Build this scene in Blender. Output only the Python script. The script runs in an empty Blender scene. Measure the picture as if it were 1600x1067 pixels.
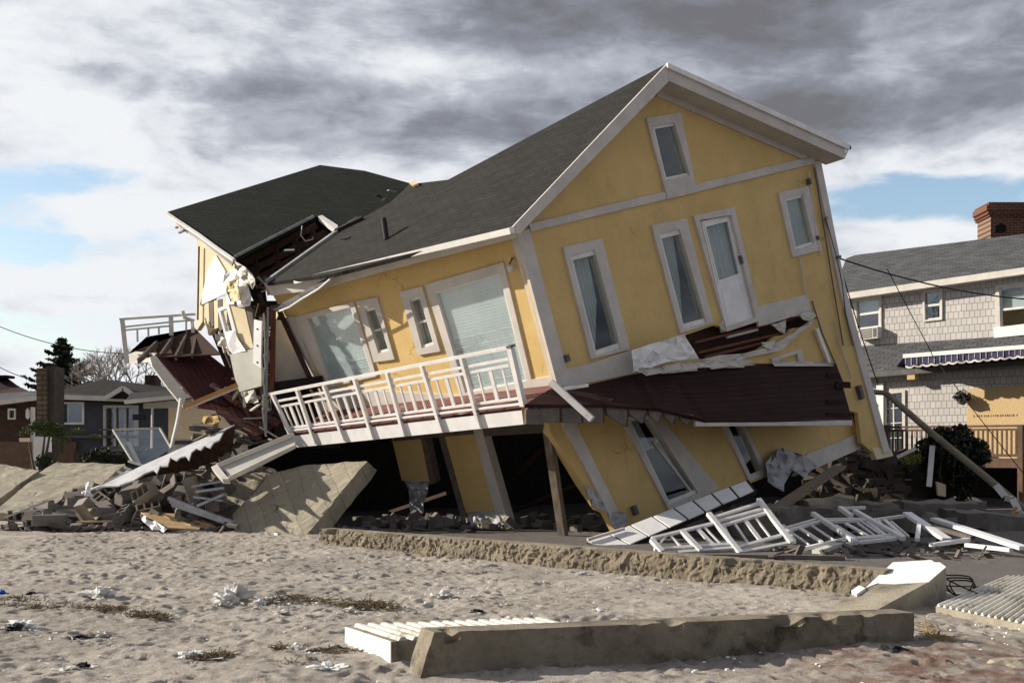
import bpy, bmesh, math, random
import numpy as np
from mathutils import Vector, Matrix
from mathutils.geometry import tessellate_polygon, delaunay_2d_cdt
random.seed(7)
R = math.radians
scene = bpy.context.scene

# ------------------------------------------------------------------ camera, sky, sun, exposure
F, HZ, CH = 1900.0, 715.0, 1.7
cd = bpy.data.cameras.new('camera'); cam = bpy.data.objects.new('camera', cd)
scene.collection.objects.link(cam); scene.camera = cam
cam.location = (0, 0, CH); cam.rotation_euler = (R(90), 0, 0)
cd.sensor_width = 36; cd.lens = 36 * F / 1600; cd.shift_y = (HZ - 533.5) / 1600
cd.clip_start = 0.1; cd.clip_end = 3000
SUN = Vector((-1.0, 0.16, 0.43)).normalized()
sl = bpy.data.lights.new('sun', 'SUN'); so = bpy.data.objects.new('sun', sl)
scene.collection.objects.link(so); so.location = (-20, 0, 20)
so.rotation_euler = SUN.to_track_quat('Z', 'Y').to_euler()
sl.energy = 5.0; sl.angle = R(0.5); sl.color = (1.0, 0.90, 0.76)
scene.view_settings.view_transform = 'Standard'; scene.view_settings.look = 'None'
scene.view_settings.exposure = 0.55; scene.view_settings.gamma = 1.0

wd = bpy.data.worlds.new('World'); scene.world = wd; wd.use_nodes = True
nt = wd.node_tree; nt.nodes.clear()
def N(t, **k):
    n = nt.nodes.new(t)
    for a, b in k.items(): setattr(n, a, b)
    return n
def L(a, b): nt.links.new(a, b)
def MA(op, a, b=None, c=None, clamp=False):
    n = N('ShaderNodeMath', operation=op, use_clamp=clamp)
    for i, v in enumerate((a, b, c)):
        if v is None: continue
        if isinstance(v, (int, float)): n.inputs[i].default_value = v
        else: L(v, n.inputs[i])
    return n.outputs[0]
tc = N('ShaderNodeTexCoord'); sp = N('ShaderNodeSeparateXYZ'); L(tc.outputs['Generated'], sp.inputs[0])
X_, Y_, Z_ = sp.outputs
cb = N('ShaderNodeCombineXYZ'); L(X_, cb.inputs[0]); L(MA('MULTIPLY', Y_, .9), cb.inputs[1]); L(MA('MULTIPLY', Z_, 2.6), cb.inputs[2])
def noise(scale, detail, rough, off=0.0, dist=0.0):
    n = N('ShaderNodeTexNoise'); n.inputs['Scale'].default_value = scale; n.inputs['Detail'].default_value = detail
    n.inputs['Roughness'].default_value = rough; n.inputs['Distortion'].default_value = dist
    m = N('ShaderNodeMapping'); m.inputs['Location'].default_value = (off, off * .7, off * .3); L(cb.outputs[0], m.inputs[0]); L(m.outputs[0], n.inputs['Vector'])
    return n.outputs['Fac']
def blob(u, v, ru, rv, soft=1.0):
    # a region of the sky dome around one direction (1 inside, 0 outside)
    d = Vector(((u - 800) / F, 1, (HZ - v) / F)).normalized()
    s = N('ShaderNodeVectorMath', operation='SUBTRACT'); L(tc.outputs['Generated'], s.inputs[0]); s.inputs[1].default_value = d
    m = N('ShaderNodeVectorMath', operation='MULTIPLY'); L(s.outputs[0], m.inputs[0]); m.inputs[1].default_value = (F / ru, F / ru, F / rv)
    l = N('ShaderNodeVectorMath', operation='LENGTH'); L(m.outputs[0], l.inputs[0])
    return MA('SUBTRACT', 1.0, MA('MULTIPLY', l.outputs['Value'], soft), clamp=True)
def smooth(x, lo, hi):
    n = N('ShaderNodeMapRange', interpolation_type='SMOOTHSTEP'); L(x, n.inputs[0])
    n.inputs[1].default_value = lo; n.inputs[2].default_value = hi
    return n.outputs[0]
def lin(x, *terms):
    for t, k in terms: x = MA('ADD', x, MA('MULTIPLY', t, k) if t is not None else k)
    return x
n1 = noise(4.2, 12, 0.58, 3.1, 0.25); n2 = noise(7.5, 14, 0.56, 9.4, 0.35); n3 = noise(2.6, 8, 0.5, 17.3, 0.35); n4 = noise(19, 12, 0.6, 5.0, 0.3)
cover = lin(MA('ADD', n1, 0.13), (n2, 0.40), (n4, .26), (blob(110, 400, 460, 170), -0.60), (blob(150, 330, 130, 40), .22), (blob(230, 440, 120, 40), .2), (blob(1430, 320, 300, 140), -0.50),
            (blob(60, 560, 420, 80), -0.26), (blob(60, 440, 200, 50), 0.34), (blob(1400, 385, 170, 50), 0.30), (blob(1560, 240, 150, 50), 0.26), (blob(150, 120, 600, 200), -.10), (blob(330, 330, 140, 60), .2),
            (blob(1250, 60, 700, 220), .3), (blob(760, 200, 420, 120), .2))
mask = smooth(cover, 0.50, 0.66)
shade = lin(MA('ADD', MA('MULTIPLY', n3, .40), MA('ADD', MA('MULTIPLY', n2, 1.05), MA('MULTIPLY', n4, .52))), (None, -.56),
            (blob(1500, 20, 900, 300), 0.52), (blob(720, 190, 460, 90), 0.24), (blob(950, 0, 560, 120), 0.24), (blob(1250, 190, 320, 70), .20),
            (blob(60, 120, 620, 330), -0.13), (blob(840, 110, 300, 50), -0.26), (blob(1480, 300, 330, 110), -0.30),
            (blob(120, 520, 500, 200), -0.24), (blob(640, 40, 300, 50), .12), (blob(380, 140, 300, 36), .12), (blob(480, 215, 300, 44), .10))
back = smooth(Y_, 0.3, -0.6); over = smooth(Z_, .40, .70)  # clouds behind the camera and overhead darkened, out of view, to cut fill light
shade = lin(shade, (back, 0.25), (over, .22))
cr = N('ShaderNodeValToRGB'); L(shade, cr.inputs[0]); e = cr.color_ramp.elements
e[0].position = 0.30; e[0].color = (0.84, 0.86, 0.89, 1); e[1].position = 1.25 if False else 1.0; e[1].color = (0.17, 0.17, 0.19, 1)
for p, c in ((0.43, (0.73, 0.755, 0.80)), (0.58, (0.47, 0.495, 0.555)), (0.78, (0.26, 0.277, 0.325))):
    x = e.new(p); x.color = (*c, 1)
cl = cr
sky = N('ShaderNodeTexSky', sky_type='NISHITA'); sky.sun_disc = False
sky.sun_elevation = math.asin(SUN.z); sky.sun_rotation = math.atan2(SUN.x, SUN.y)
bg1 = N('ShaderNodeBackground'); L(sky.outputs[0], bg1.inputs[0]); bg1.inputs[1].default_value = 0.12
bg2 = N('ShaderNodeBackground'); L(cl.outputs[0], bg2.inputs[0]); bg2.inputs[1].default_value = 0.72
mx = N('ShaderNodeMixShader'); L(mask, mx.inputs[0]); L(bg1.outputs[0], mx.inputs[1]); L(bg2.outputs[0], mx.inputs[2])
wo = N('ShaderNodeOutputWorld'); L(mx.outputs[0], wo.inputs[0])

# ------------------------------------------------------------------ materials
def new_mat(name):
    global nt
    m = bpy.data.materials.new(name); m.use_nodes = True; nt = m.node_tree; nt.nodes.clear()
    o = N('ShaderNodeOutputMaterial'); b = N('ShaderNodeBsdfPrincipled'); L(b.outputs[0], o.inputs[0])
    return m, b, o
def tnoise(co, scale, detail=5, rough=.6, sc=None):
    n = N('ShaderNodeTexNoise'); n.inputs['Scale'].default_value = scale; n.inputs['Detail'].default_value = detail; n.inputs['Roughness'].default_value = rough
    if sc:
        m = N('ShaderNodeMapping'); m.inputs['Scale'].default_value = sc; L(co, m.inputs[0]); co = m.outputs[0]
    L(co, n.inputs['Vector']); return n.outputs['Fac']
def mixc(f, a, b, blend='MIX'):
    n = N('ShaderNodeMixRGB', blend_type=blend)
    for i, v in enumerate((f, a, b)):
        if isinstance(v, (int, float)): n.inputs[i].default_value = v
        elif isinstance(v, tuple): n.inputs[i].default_value = (*v, 1)
        else: L(v, n.inputs[i])
    return n.outputs[0]
def bump(b, h, dist, strength=1.0):
    n = N('ShaderNodeBump'); n.inputs['Distance'].default_value = dist; n.inputs['Strength'].default_value = strength
    L(h, n.inputs['Height']); L(n.outputs[0], b.inputs['Normal'])
def mat(name, c1, c2, scale=2.0, rough=0.8, bdist=0.0, bscale=40, dirt=None, dscale=1.0, dlo=.55, dhi=.75, stretch=None, metal=0, spec=.3, uv=False):
    m, b, o = new_mat(name); t = N('ShaderNodeTexCoord'); co = t.outputs['UV' if uv else 'Object']
    f = smooth(tnoise(co, scale, 6, .65, stretch), .34, .66)
    c = mixc(f, c1, c2)
    if dirt: c = mixc(smooth(tnoise(co, dscale, 8, .7), dlo, dhi), c, dirt)
    L(c, b.inputs['Base Color']); b.inputs['Roughness'].default_value = rough; b.inputs['Metallic'].default_value = metal
    b.inputs['Specular IOR Level'].default_value = spec
    if bdist: bump(b, tnoise(co, bscale, 6, .7, stretch), bdist)
    return m
def brickmat(name, c1, c2, mortar, bw, rh, ms, rough=.9, bdist=.01, vary=.5, offset=.5, dirt=None, speck=0, sq=1.0):
    m, b, o = new_mat(name); t = N('ShaderNodeTexCoord'); co = t.outputs['UV']
    br = N('ShaderNodeTexBrick'); L(co, br.inputs['Vector']); br.offset = offset; br.squash = sq
    br.inputs['Color1'].default_value = (*c1, 1); br.inputs['Color2'].default_value = (*c2, 1); br.inputs['Mortar'].default_value = (*mortar, 1)
    br.inputs['Scale'].default_value = 1; br.inputs['Mortar Size'].default_value = ms; br.inputs['Mortar Smooth'].default_value = .1
    br.inputs['Brick Width'].default_value = bw; br.inputs['Row Height'].default_value = rh; br.inputs['Bias'].default_value = 0
    c = br.outputs['Color']
    c = mixc(vary, c, mixc(tnoise(co, 1.2, 6, .7), (.35, .35, .35), (1.5, 1.5, 1.5)), 'MULTIPLY')
    if speck: c = mixc(speck, c, mixc(tnoise(co, 60, 2, .8), (.3, .3, .3), (1.7, 1.7, 1.7)), 'MULTIPLY')
    if dirt: c = mixc(smooth(tnoise(co, .7, 8, .7), .5, .75), c, dirt)
    L(c, b.inputs['Base Color']); b.inputs['Roughness'].default_value = rough; b.inputs['Specular IOR Level'].default_value = .2
    bump(b, MA('ADD', MA('SUBTRACT', 1.0, br.outputs['Fac']), MA('MULTIPLY', tnoise(co, 50, 3), .5)), bdist)
    return m
def plankmat(name, c1, c2, gap, w, length, rough=.6, bdist=.008, wear=None, wlo=.55, whi=.7):
    m, b, o = new_mat(name); t = N('ShaderNodeTexCoord'); co = t.outputs['UV']
    br = N('ShaderNodeTexBrick'); L(co, br.inputs['Vector']); br.offset = .37
    for k, v in (('Color1', c1), ('Color2', c2), ('Mortar', gap)): br.inputs[k].default_value = (*v, 1)
    br.inputs['Scale'].default_value = 1; br.inputs['Mortar Size'].default_value = w * .05; br.inputs['Brick Width'].default_value = length; br.inputs['Row Height'].default_value = w
    c = mixc(.5, br.outputs['Color'], mixc(tnoise(co, 3, 6, .7, (.6, 12, 1)), (.5, .5, .5), (1.4, 1.4, 1.4)), 'MULTIPLY')
    if wear: c = mixc(smooth(tnoise(co, 1.6, 8, .75, (.7, 3, 1)), wlo, whi), c, wear)
    L(c, b.inputs['Base Color']); b.inputs['Roughness'].default_value = rough; b.inputs['Specular IOR Level'].default_value = .12
    bump(b, MA('SUBTRACT', 1.0, br.outputs['Fac']), bdist); return m
def glassmat(name, tint=(.02, .025, .03), gl=.25, rough=.03, wav=.0):
    m, b, o = new_mat(name)
    tr = N('ShaderNodeBsdfTransparent'); tr.inputs[0].default_value = (.93, .96, .96, 1)
    g = N('ShaderNodeBsdfGlossy'); g.inputs['Roughness'].default_value = rough; g.inputs[0].default_value = (.9, .95, 1, 1)
    fr = N('ShaderNodeLayerWeight'); fr.inputs[0].default_value = .5
    s = N('ShaderNodeMixShader'); L(MA('ADD', MA('MULTIPLY', MA('POWER', fr.outputs['Facing'], 3.5), .5), gl, clamp=True), s.inputs[0]); L(tr.outputs[0], s.inputs[1]); L(g.outputs[0], s.inputs[2])
    if wav:
        t = N('ShaderNodeTexCoord'); n = N('ShaderNodeBump'); n.inputs['Distance'].default_value = wav; L(tnoise(t.outputs['Object'], 3, 4), n.inputs['Height']); L(n.outputs[0], g.inputs['Normal'])
    L(s.outputs[0], o.inputs[0]); return m

def stuccomat():
    m, b, o = new_mat('yellow_stucco'); t = N('ShaderNodeTexCoord'); co = t.outputs['Object']
    c = mixc(smooth(tnoise(co, 1.1, 7, .65), .34, .66), (.665, .485, .215), (.59, .425, .18))
    c = mixc(MA('MULTIPLY', smooth(tnoise(co, 1.0, 8, .75), .52, .80), .7), c, (.42, .30, .15))
    c = mixc(MA('MULTIPLY', smooth(tnoise(co, 3.5, 6, .7, (2.2, 2.2, .22)), .55, .75), .45), c, (.45, .33, .18))
    v = N('ShaderNodeTexVoronoi', feature='DISTANCE_TO_EDGE'); v.inputs['Scale'].default_value = .42
    w = N('ShaderNodeVectorMath', operation='ADD'); L(co, w.inputs[0]); nn = N('ShaderNodeTexNoise'); nn.inputs['Scale'].default_value = 2.5; nn.inputs['Detail'].default_value = 6; L(co, nn.inputs['Vector']); L(nn.outputs['Color'], w.inputs[1]); L(w.outputs[0], v.inputs['Vector'])
    cr_ = MA('MULTIPLY', smooth(v.outputs['Distance'], .006, .001), smooth(tnoise(co, .6, 3), .56, .62))
    c = mixc(MA('MULTIPLY', cr_, .22), c, (.12, .08, .04))
    L(c, b.inputs['Base Color']); b.inputs['Roughness'].default_value = .92; b.inputs['Specular IOR Level'].default_value = .2
    bump(b, MA('SUBTRACT', MA('ADD', tnoise(co, 60, 5, .7), MA('MULTIPLY', tnoise(co, 1.6, 3), 1.2)), MA('MULTIPLY', cr_, 2)), .006); return m
m_stucco = stuccomat()
m_trim = mat('white_trim', (.60, .57, .53), (.50, .475, .44), 1.5, .75, .002, 60, (.34, .31, .28), 1.6, .55, .85)
m_white = mat('white_paint', (.80, .80, .80), (.70, .70, .71), 3, .5, .001, 60, (.42, .40, .38), 5, .60, .80)
m_rail = mat('rail_vinyl', (.78, .77, .76), (.66, .65, .64), 3, .45, .001, 60, (.42, .38, .34), 7, .60, .80)
m_sash = mat('window_sash', (.74, .74, .72), (.62, .62, .60), 4, .5)
m_roof = brickmat('dark_shingles', (.034, .033, .031), (.022, .022, .020), (.009, .009, .008), .30, .125, .007, .95, .02, .8, .43, (.026, .026, .024), .8)
m_roof2 = brickmat('dark_green_shingles', (.020, .024, .020), (.013, .016, .013), (.008, .009, .008), .32, .145, .010, .95, .008, .6, .5, None, .6)
m_roofn = brickmat('grey_shingles', (.12, .125, .13), (.07, .073, .08), (.035, .035, .037), .35, .15, .015, .95, .012, .6, .5, None, .6)
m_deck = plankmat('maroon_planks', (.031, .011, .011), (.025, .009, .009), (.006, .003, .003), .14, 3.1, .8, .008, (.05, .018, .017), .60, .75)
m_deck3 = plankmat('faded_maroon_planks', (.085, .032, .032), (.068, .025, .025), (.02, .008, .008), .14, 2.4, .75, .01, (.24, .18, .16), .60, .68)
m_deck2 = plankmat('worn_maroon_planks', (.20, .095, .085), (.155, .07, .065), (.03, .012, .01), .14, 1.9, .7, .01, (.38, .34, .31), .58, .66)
m_dark = mat('void_shade_black', (.018, .014, .012), (.010, .008, .007), 3, .95)  # near-black colour stands in for shade inside openings; also on a few dark parts
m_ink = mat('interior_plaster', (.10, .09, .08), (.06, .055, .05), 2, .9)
m_rafter = mat('dark_brown_rafters', (.060, .028, .020), (.028, .014, .010), 6, .8, .004, 20, stretch=(1, 8, 1))
m_stud = mat('reddish_timber', (.17, .065, .035), (.11, .042, .022), 3, .8, .003, 14, stretch=(6, 6, .6))
m_wood = mat('weathered_timber', (.20, .16, .12), (.12, .095, .07), 3, .85, .004, 14, (.07, .05, .035), 4, stretch=(5, 5, .7))
m_pale = mat('pale_lumber', (.58, .43, .27), (.46, .33, .20), 3, .75, .003, 14, stretch=(4, 4, 1))
m_orange = mat('orange_lumber', (.52, .27, .09), (.42, .20, .06), 3, .7)
m_gutter = mat('white_gutter_metal', (.78, .77, .75), (.66, .65, .63), 2, .4, .002, 30, (.40, .36, .32), 3, .56, .8)
m_flash = mat('grey_flashing', (.30, .31, .32), (.20, .21, .22), 3, .5, .004, 20)
m_joist = mat('grey_joists', (.155, .135, .12), (.105, .09, .08), 3, .85, .003, 20, (.07, .05, .045), 4)
m_foam = mat('white_foam', (.85, .85, .84), (.76, .76, .75), 6, .9, .004, 40)
m_ribs = mat('dirty_white_ribs', (.70, .68, .62), (.56, .54, .48), 5, .9, .01, 30, (.26, .22, .17), 4, .50, .68)
m_whiteedge = mat('shade_greyed_white_metal', (.44, .45, .47), (.34, .35, .37), 2, .7, .004, 20, (.20, .19, .18), 4, .55, .75)  # white metal greyed to stand in for its shaded face; blotches are dirt
m_tyvek = mat('torn_wrap', (.48, .49, .51), (.34, .35, .37), 3, .75, .03, 5, (.22, .22, .23), 4)
m_insul = mat('tan_insulation', (.50, .36, .17), (.36, .25, .11), 6, .95, .03, 14)
m_cream = mat('cream_siding', (.70, .60, .41), (.61, .51, .34), 2, .8, .003, 40)
m_greyp = mat('grey_white_board', (.52, .52, .48), (.45, .45, .41), 1.5, .8, .003, 30, (.28, .26, .22), 3, .6, .8)
m_metal = mat('galvanised_metal', (.42, .45, .50), (.30, .32, .36), 5, .42, .002, 20, (.16, .13, .11), 4, .58, .75, metal=.4)
m_black = mat('black_rubber', (.012, .012, .013), (.02, .02, .02), 8, .6)
m_greyb = mat('grey_box', (.12, .12, .12), (.08, .08, .08), 4, .6)
m_blind = brickmat('white_blinds', (.78, .83, .85), (.74, .80, .82), (.62, .68, .70), 6, .06, .004, .6, .004, .45)
m_curt = mat('grey_curtain', (.40, .42, .40), (.33, .35, .34), 5, .9, .02, 6, stretch=(6, 6, .4))
m_glass = glassmat('window_glass', gl=.02)
m_glass2 = glassmat('mirror_glass', gl=.14, wav=.004)
m_concrete = mat('tan_concrete', (.36, .325, .26), (.26, .23, .18), 2.3, .95, .02, 26, (.12, .105, .08), 1.7, .50, .70)
def slabmat():
    m, b, o = new_mat('board_marked_concrete'); t = N('ShaderNodeTexCoord'); co = t.outputs['UV']; oc = t.outputs['Object']
    br = N('ShaderNodeTexBrick'); wv = N('ShaderNodeVectorMath', operation='ADD'); L(co, wv.inputs[0]); nn = N('ShaderNodeTexNoise'); nn.inputs['Scale'].default_value = 1.5; L(co, nn.inputs['Vector'])
    s3 = N('ShaderNodeVectorMath', operation='SCALE'); L(nn.outputs['Color'], s3.inputs[0]); s3.inputs['Scale'].default_value = .03; L(s3.outputs[0], wv.inputs[1]); L(wv.outputs[0], br.inputs['Vector'])
    br.inputs['Scale'].default_value = 1; br.inputs['Mortar Size'].default_value = .006; br.inputs['Brick Width'].default_value = 30; br.inputs['Row Height'].default_value = .31
    br.inputs['Color1'].default_value = (.35, .32, .25, 1); br.inputs['Color2'].default_value = (.30, .272, .21, 1); br.inputs['Mortar'].default_value = (.20, .18, .14, 1)
    c = mixc(.75, br.outputs['Color'], mixc(tnoise(oc, 2.2, 8, .75), (.45, .45, .45), (1.5, 1.5, 1.5)), 'MULTIPLY')
    c = mixc(MA('MULTIPLY', smooth(tnoise(oc, 1.1, 9, .75), .50, .70), .7), c, (.17, .155, .125)); c = mixc(smooth(tnoise(oc, 9, 4, .7), .64, .70), c, (.52, .49, .42))
    v = N('ShaderNodeTexVoronoi', feature='DISTANCE_TO_EDGE'); v.inputs['Scale'].default_value = .33
    w = N('ShaderNodeVectorMath', operation='ADD'); L(oc, w.inputs[0]); n5 = N('ShaderNodeTexNoise'); n5.inputs['Scale'].default_value = 3; n5.inputs['Detail'].default_value = 6; L(oc, n5.inputs['Vector']); L(n5.outputs['Color'], w.inputs[1]); L(w.outputs[0], v.inputs['Vector'])
    ck_ = MA('MULTIPLY', smooth(v.outputs['Distance'], .007, .002), smooth(tnoise(oc, .8, 3), .45, .52)); c = mixc(MA('MULTIPLY', ck_, .8), c, (.06, .05, .04))
    L(c, b.inputs['Base Color']); b.inputs['Roughness'].default_value = .95; bump(b, MA('SUBTRACT', MA('ADD', MA('SUBTRACT', 1.0, br.outputs['Fac']), tnoise(oc, 22, 6, .75)), ck_), .015); return m
m_slab = slabmat()
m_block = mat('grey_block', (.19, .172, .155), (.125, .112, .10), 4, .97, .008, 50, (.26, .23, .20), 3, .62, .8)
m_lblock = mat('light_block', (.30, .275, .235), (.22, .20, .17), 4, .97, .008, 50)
m_ply = mat('plywood', (.56, .40, .22), (.42, .29, .15), 2, .8, .003, 20, (.30, .20, .10), 3, stretch=(1, 7, 1))
m_bag = mat('crumpled_plastic', (.70, .69, .66), (.50, .48, .45), 9, .45, .02, 18)
m_blackbag = mat('black_plastic', (.010, .010, .011), (.022, .022, .024), 9, .4, .02, 18)
m_blue = mat('blue_plastic', (.02, .10, .45), (.01, .06, .30), 9, .4)
m_weed = mat('dry_seaweed', (.20, .155, .09), (.08, .06, .04), 12, .95)
m_straw = mat('dry_straw', (.36, .27, .12), (.22, .16, .07), 12, .9)
m_red = mat('rust_red', (.22, .045, .02), (.13, .03, .015), 5, .85)
m_bark = mat('bark', (.10, .075, .055), (.055, .042, .03), 6, .95, .01, 20)
m_greybark = mat('pale_bark', (.34, .31, .28), (.22, .20, .18), 6, .95, .01, 20)
m_leafd = mat('dark_leaves', (.020, .026, .010), (.010, .014, .006), 3, .6)
m_leafn = mat('conifer_needles', (.020, .028, .014), (.010, .015, .008), 3, .8)
m_leafg = mat('pine_needles', (.085, .11, .03), (.035, .05, .015), 1.2, .8)
m_leafy = mat('yellow_leaves', (.28, .27, .05), (.18, .19, .04), 3, .7)
m_blue_wall = mat('slate_blue_siding', (.070, .074, .090), (.056, .060, .074), 1, .85, .003, 30)
m_dkroof = mat('charcoal_roof', (.007, .007, .008), (.012, .012, .013), 2, .95, .01, 20)
m_mroof = mat('dark_maroon_roof', (.04, .012, .012), (.025, .008, .008), 2, .95)
m_brickd = brickmat('brown_brick', (.085, .045, .03), (.055, .03, .02), (.06, .05, .04), .25, .085, .01)
m_chim = brickmat('red_brick', (.17, .060, .035), (.10, .038, .025), (.22, .17, .13), .24, .085, .012, .9, .02, .8)
m_stone = brickmat('stone_blocks', (.16, .125, .085), (.10, .08, .055), (.05, .04, .03), .5, .22, .02, .9, .03, .7)
m_shing = brickmat('grey_wall_shingles', (.54, .525, .505), (.47, .455, .44), (.23, .222, .215), .17, .22, .008, .85, .008, .4, .5)
m_osb = mat('osb_board', (.60, .45, .25), (.47, .34, .17), 26, .85, .002, 30, (.72, .58, .36), 18, .56, .68, uv=True)
m_ink2 = mat('stencil_ink', (.20, .10, .05), (.14, .07, .03), 9, .9)
m_rwood = mat('brown_deck_wood', (.15, .095, .065), (.10, .062, .042), 3, .8)
m_awn = mat('purple_awning', (.045, .042, .105), (.032, .030, .08), 3, .8)
m_step = mat('grey_brown_timber_wall', (.075, .062, .05), (.05, .04, .032), 2, .95, .01, 12)
m_pole = mat('weathered_pole', (.27, .24, .18), (.18, .16, .12), 3, .9, .004, 12)
m_creamn = mat('neighbour_trim', (.62, .60, .55), (.52, .50, .46), 2, .7)
m_beam = mat('stained_concrete', (.27, .235, .18), (.18, .155, .115), 2.6, .95, .02, 26, (.055, .045, .032), 1.9, .48, .66)
def rough_conc():
    m, b, o = new_mat('eroded_concrete'); t = N('ShaderNodeTexCoord'); co = t.outputs['Object']
    c = mixc(smooth(tnoise(co, 2.2, 8, .7), .36, .64), (.40, .345, .26), (.24, .205, .155))
    c = mixc(MA('MULTIPLY', smooth(tnoise(co, .9, 6, .6), .60, .74), .6), c, (.26, .15, .10))
    c = mixc(smooth(tnoise(co, 28, 3, .6), .58, .68), c, (.42, .35, .24))
    L(c, b.inputs['Base Color']); b.inputs['Roughness'].default_value = .97
    bump(b, MA('ADD', tnoise(co, 14, 6, .75), MA('MULTIPLY', tnoise(co, 45, 3, .7), .5)), .09); return m
m_erode = rough_conc()
def sandmat():
    m, b, o = new_mat('beach_sand'); t = N('ShaderNodeTexCoord'); co = t.outputs['Object']
    c = mixc(smooth(tnoise(co, .55, 7, .62), .38, .62), (.475, .435, .385), (.36, .328, .29))
    c = mixc(smooth(tnoise(co, 7, 6, .75, (1, .6, 1)), .50, .68), c, (.20, .165, .14))
    c = mixc(smooth(tnoise(co, 70, 3, .8), .60, .70), c, (.10, .08, .065))
    s = N('ShaderNodeSeparateXYZ'); L(co, s.inputs[0])
    yard_shade = MA('MULTIPLY', smooth(MA('ADD', s.outputs[1], MA('MULTIPLY', s.outputs[0], .95)), 19.6, 20.6), smooth(s.outputs[0], -6.5, -3.6))  # shade on the yard behind the kerb, painted into the sand colour
    c = mixc(yard_shade, c, mixc(tnoise(co, 2, 6, .7), (.13, .12, .115), (.19, .175, .165)))
    reddish = MA('MULTIPLY', smooth(s.outputs[1], 12.2, 10.4), smooth(s.outputs[0], 1.5, 3.2))
    c = mixc(MA('MULTIPLY', reddish, smooth(tnoise(co, 3, 6, .7), .35, .6)), c, (.19, .125, .10))
    L(c, b.inputs['Base Color']); b.inputs['Roughness'].default_value = .97; b.inputs['Specular IOR Level'].default_value = .15
    bump(b, MA('ADD', tnoise(co, 18, 7, .75), MA('MULTIPLY', tnoise(co, 90, 3, .7), .3)), .035); return m
m_sand = sandmat()

# ------------------------------------------------------------------ geometry helpers
CAM = Vector((0, 0, CH))
def P(u, v, Y): return Vector(((u - 800) / F * Y, Y, CH + (HZ - v) / F * Y))
class Pl:
    def __init__(s, a, b, c, up=None):
        s.p = a.copy(); n = (b - a).cross(c - a).normalized()
        if n.dot(CAM - a) < 0: n = -n
        s.n = n
        upv = up or Vector((0, 0, 1)); s.V = (upv - n * upv.dot(n)).normalized(); s.U = s.V.cross(n).normalized()
    def hit(s, u, v, off=0.0):
        d = P(u, v, 1) - CAM; t = (s.p + s.n * off - CAM).dot(s.n) / d.dot(s.n); return CAM + d * t
ORG = {}
def link(o): scene.collection.objects.link(o)
def tag(o, label, cat, group=None, kind=None):
    if cat and not kind: kind = 'thing'
    if label: o['label'] = label
    if cat: o['category'] = cat
    if group: o['group'] = group
    if kind: o['kind'] = kind
    return o
def thing(name, loc, label, cat, group=None, kind=None):
    o = bpy.data.objects.new(name, None); o.empty_display_size = .3; link(o); o.location = loc; ORG[o.name] = Vector(loc)
    return tag(o, label, cat, group, kind)
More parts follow.
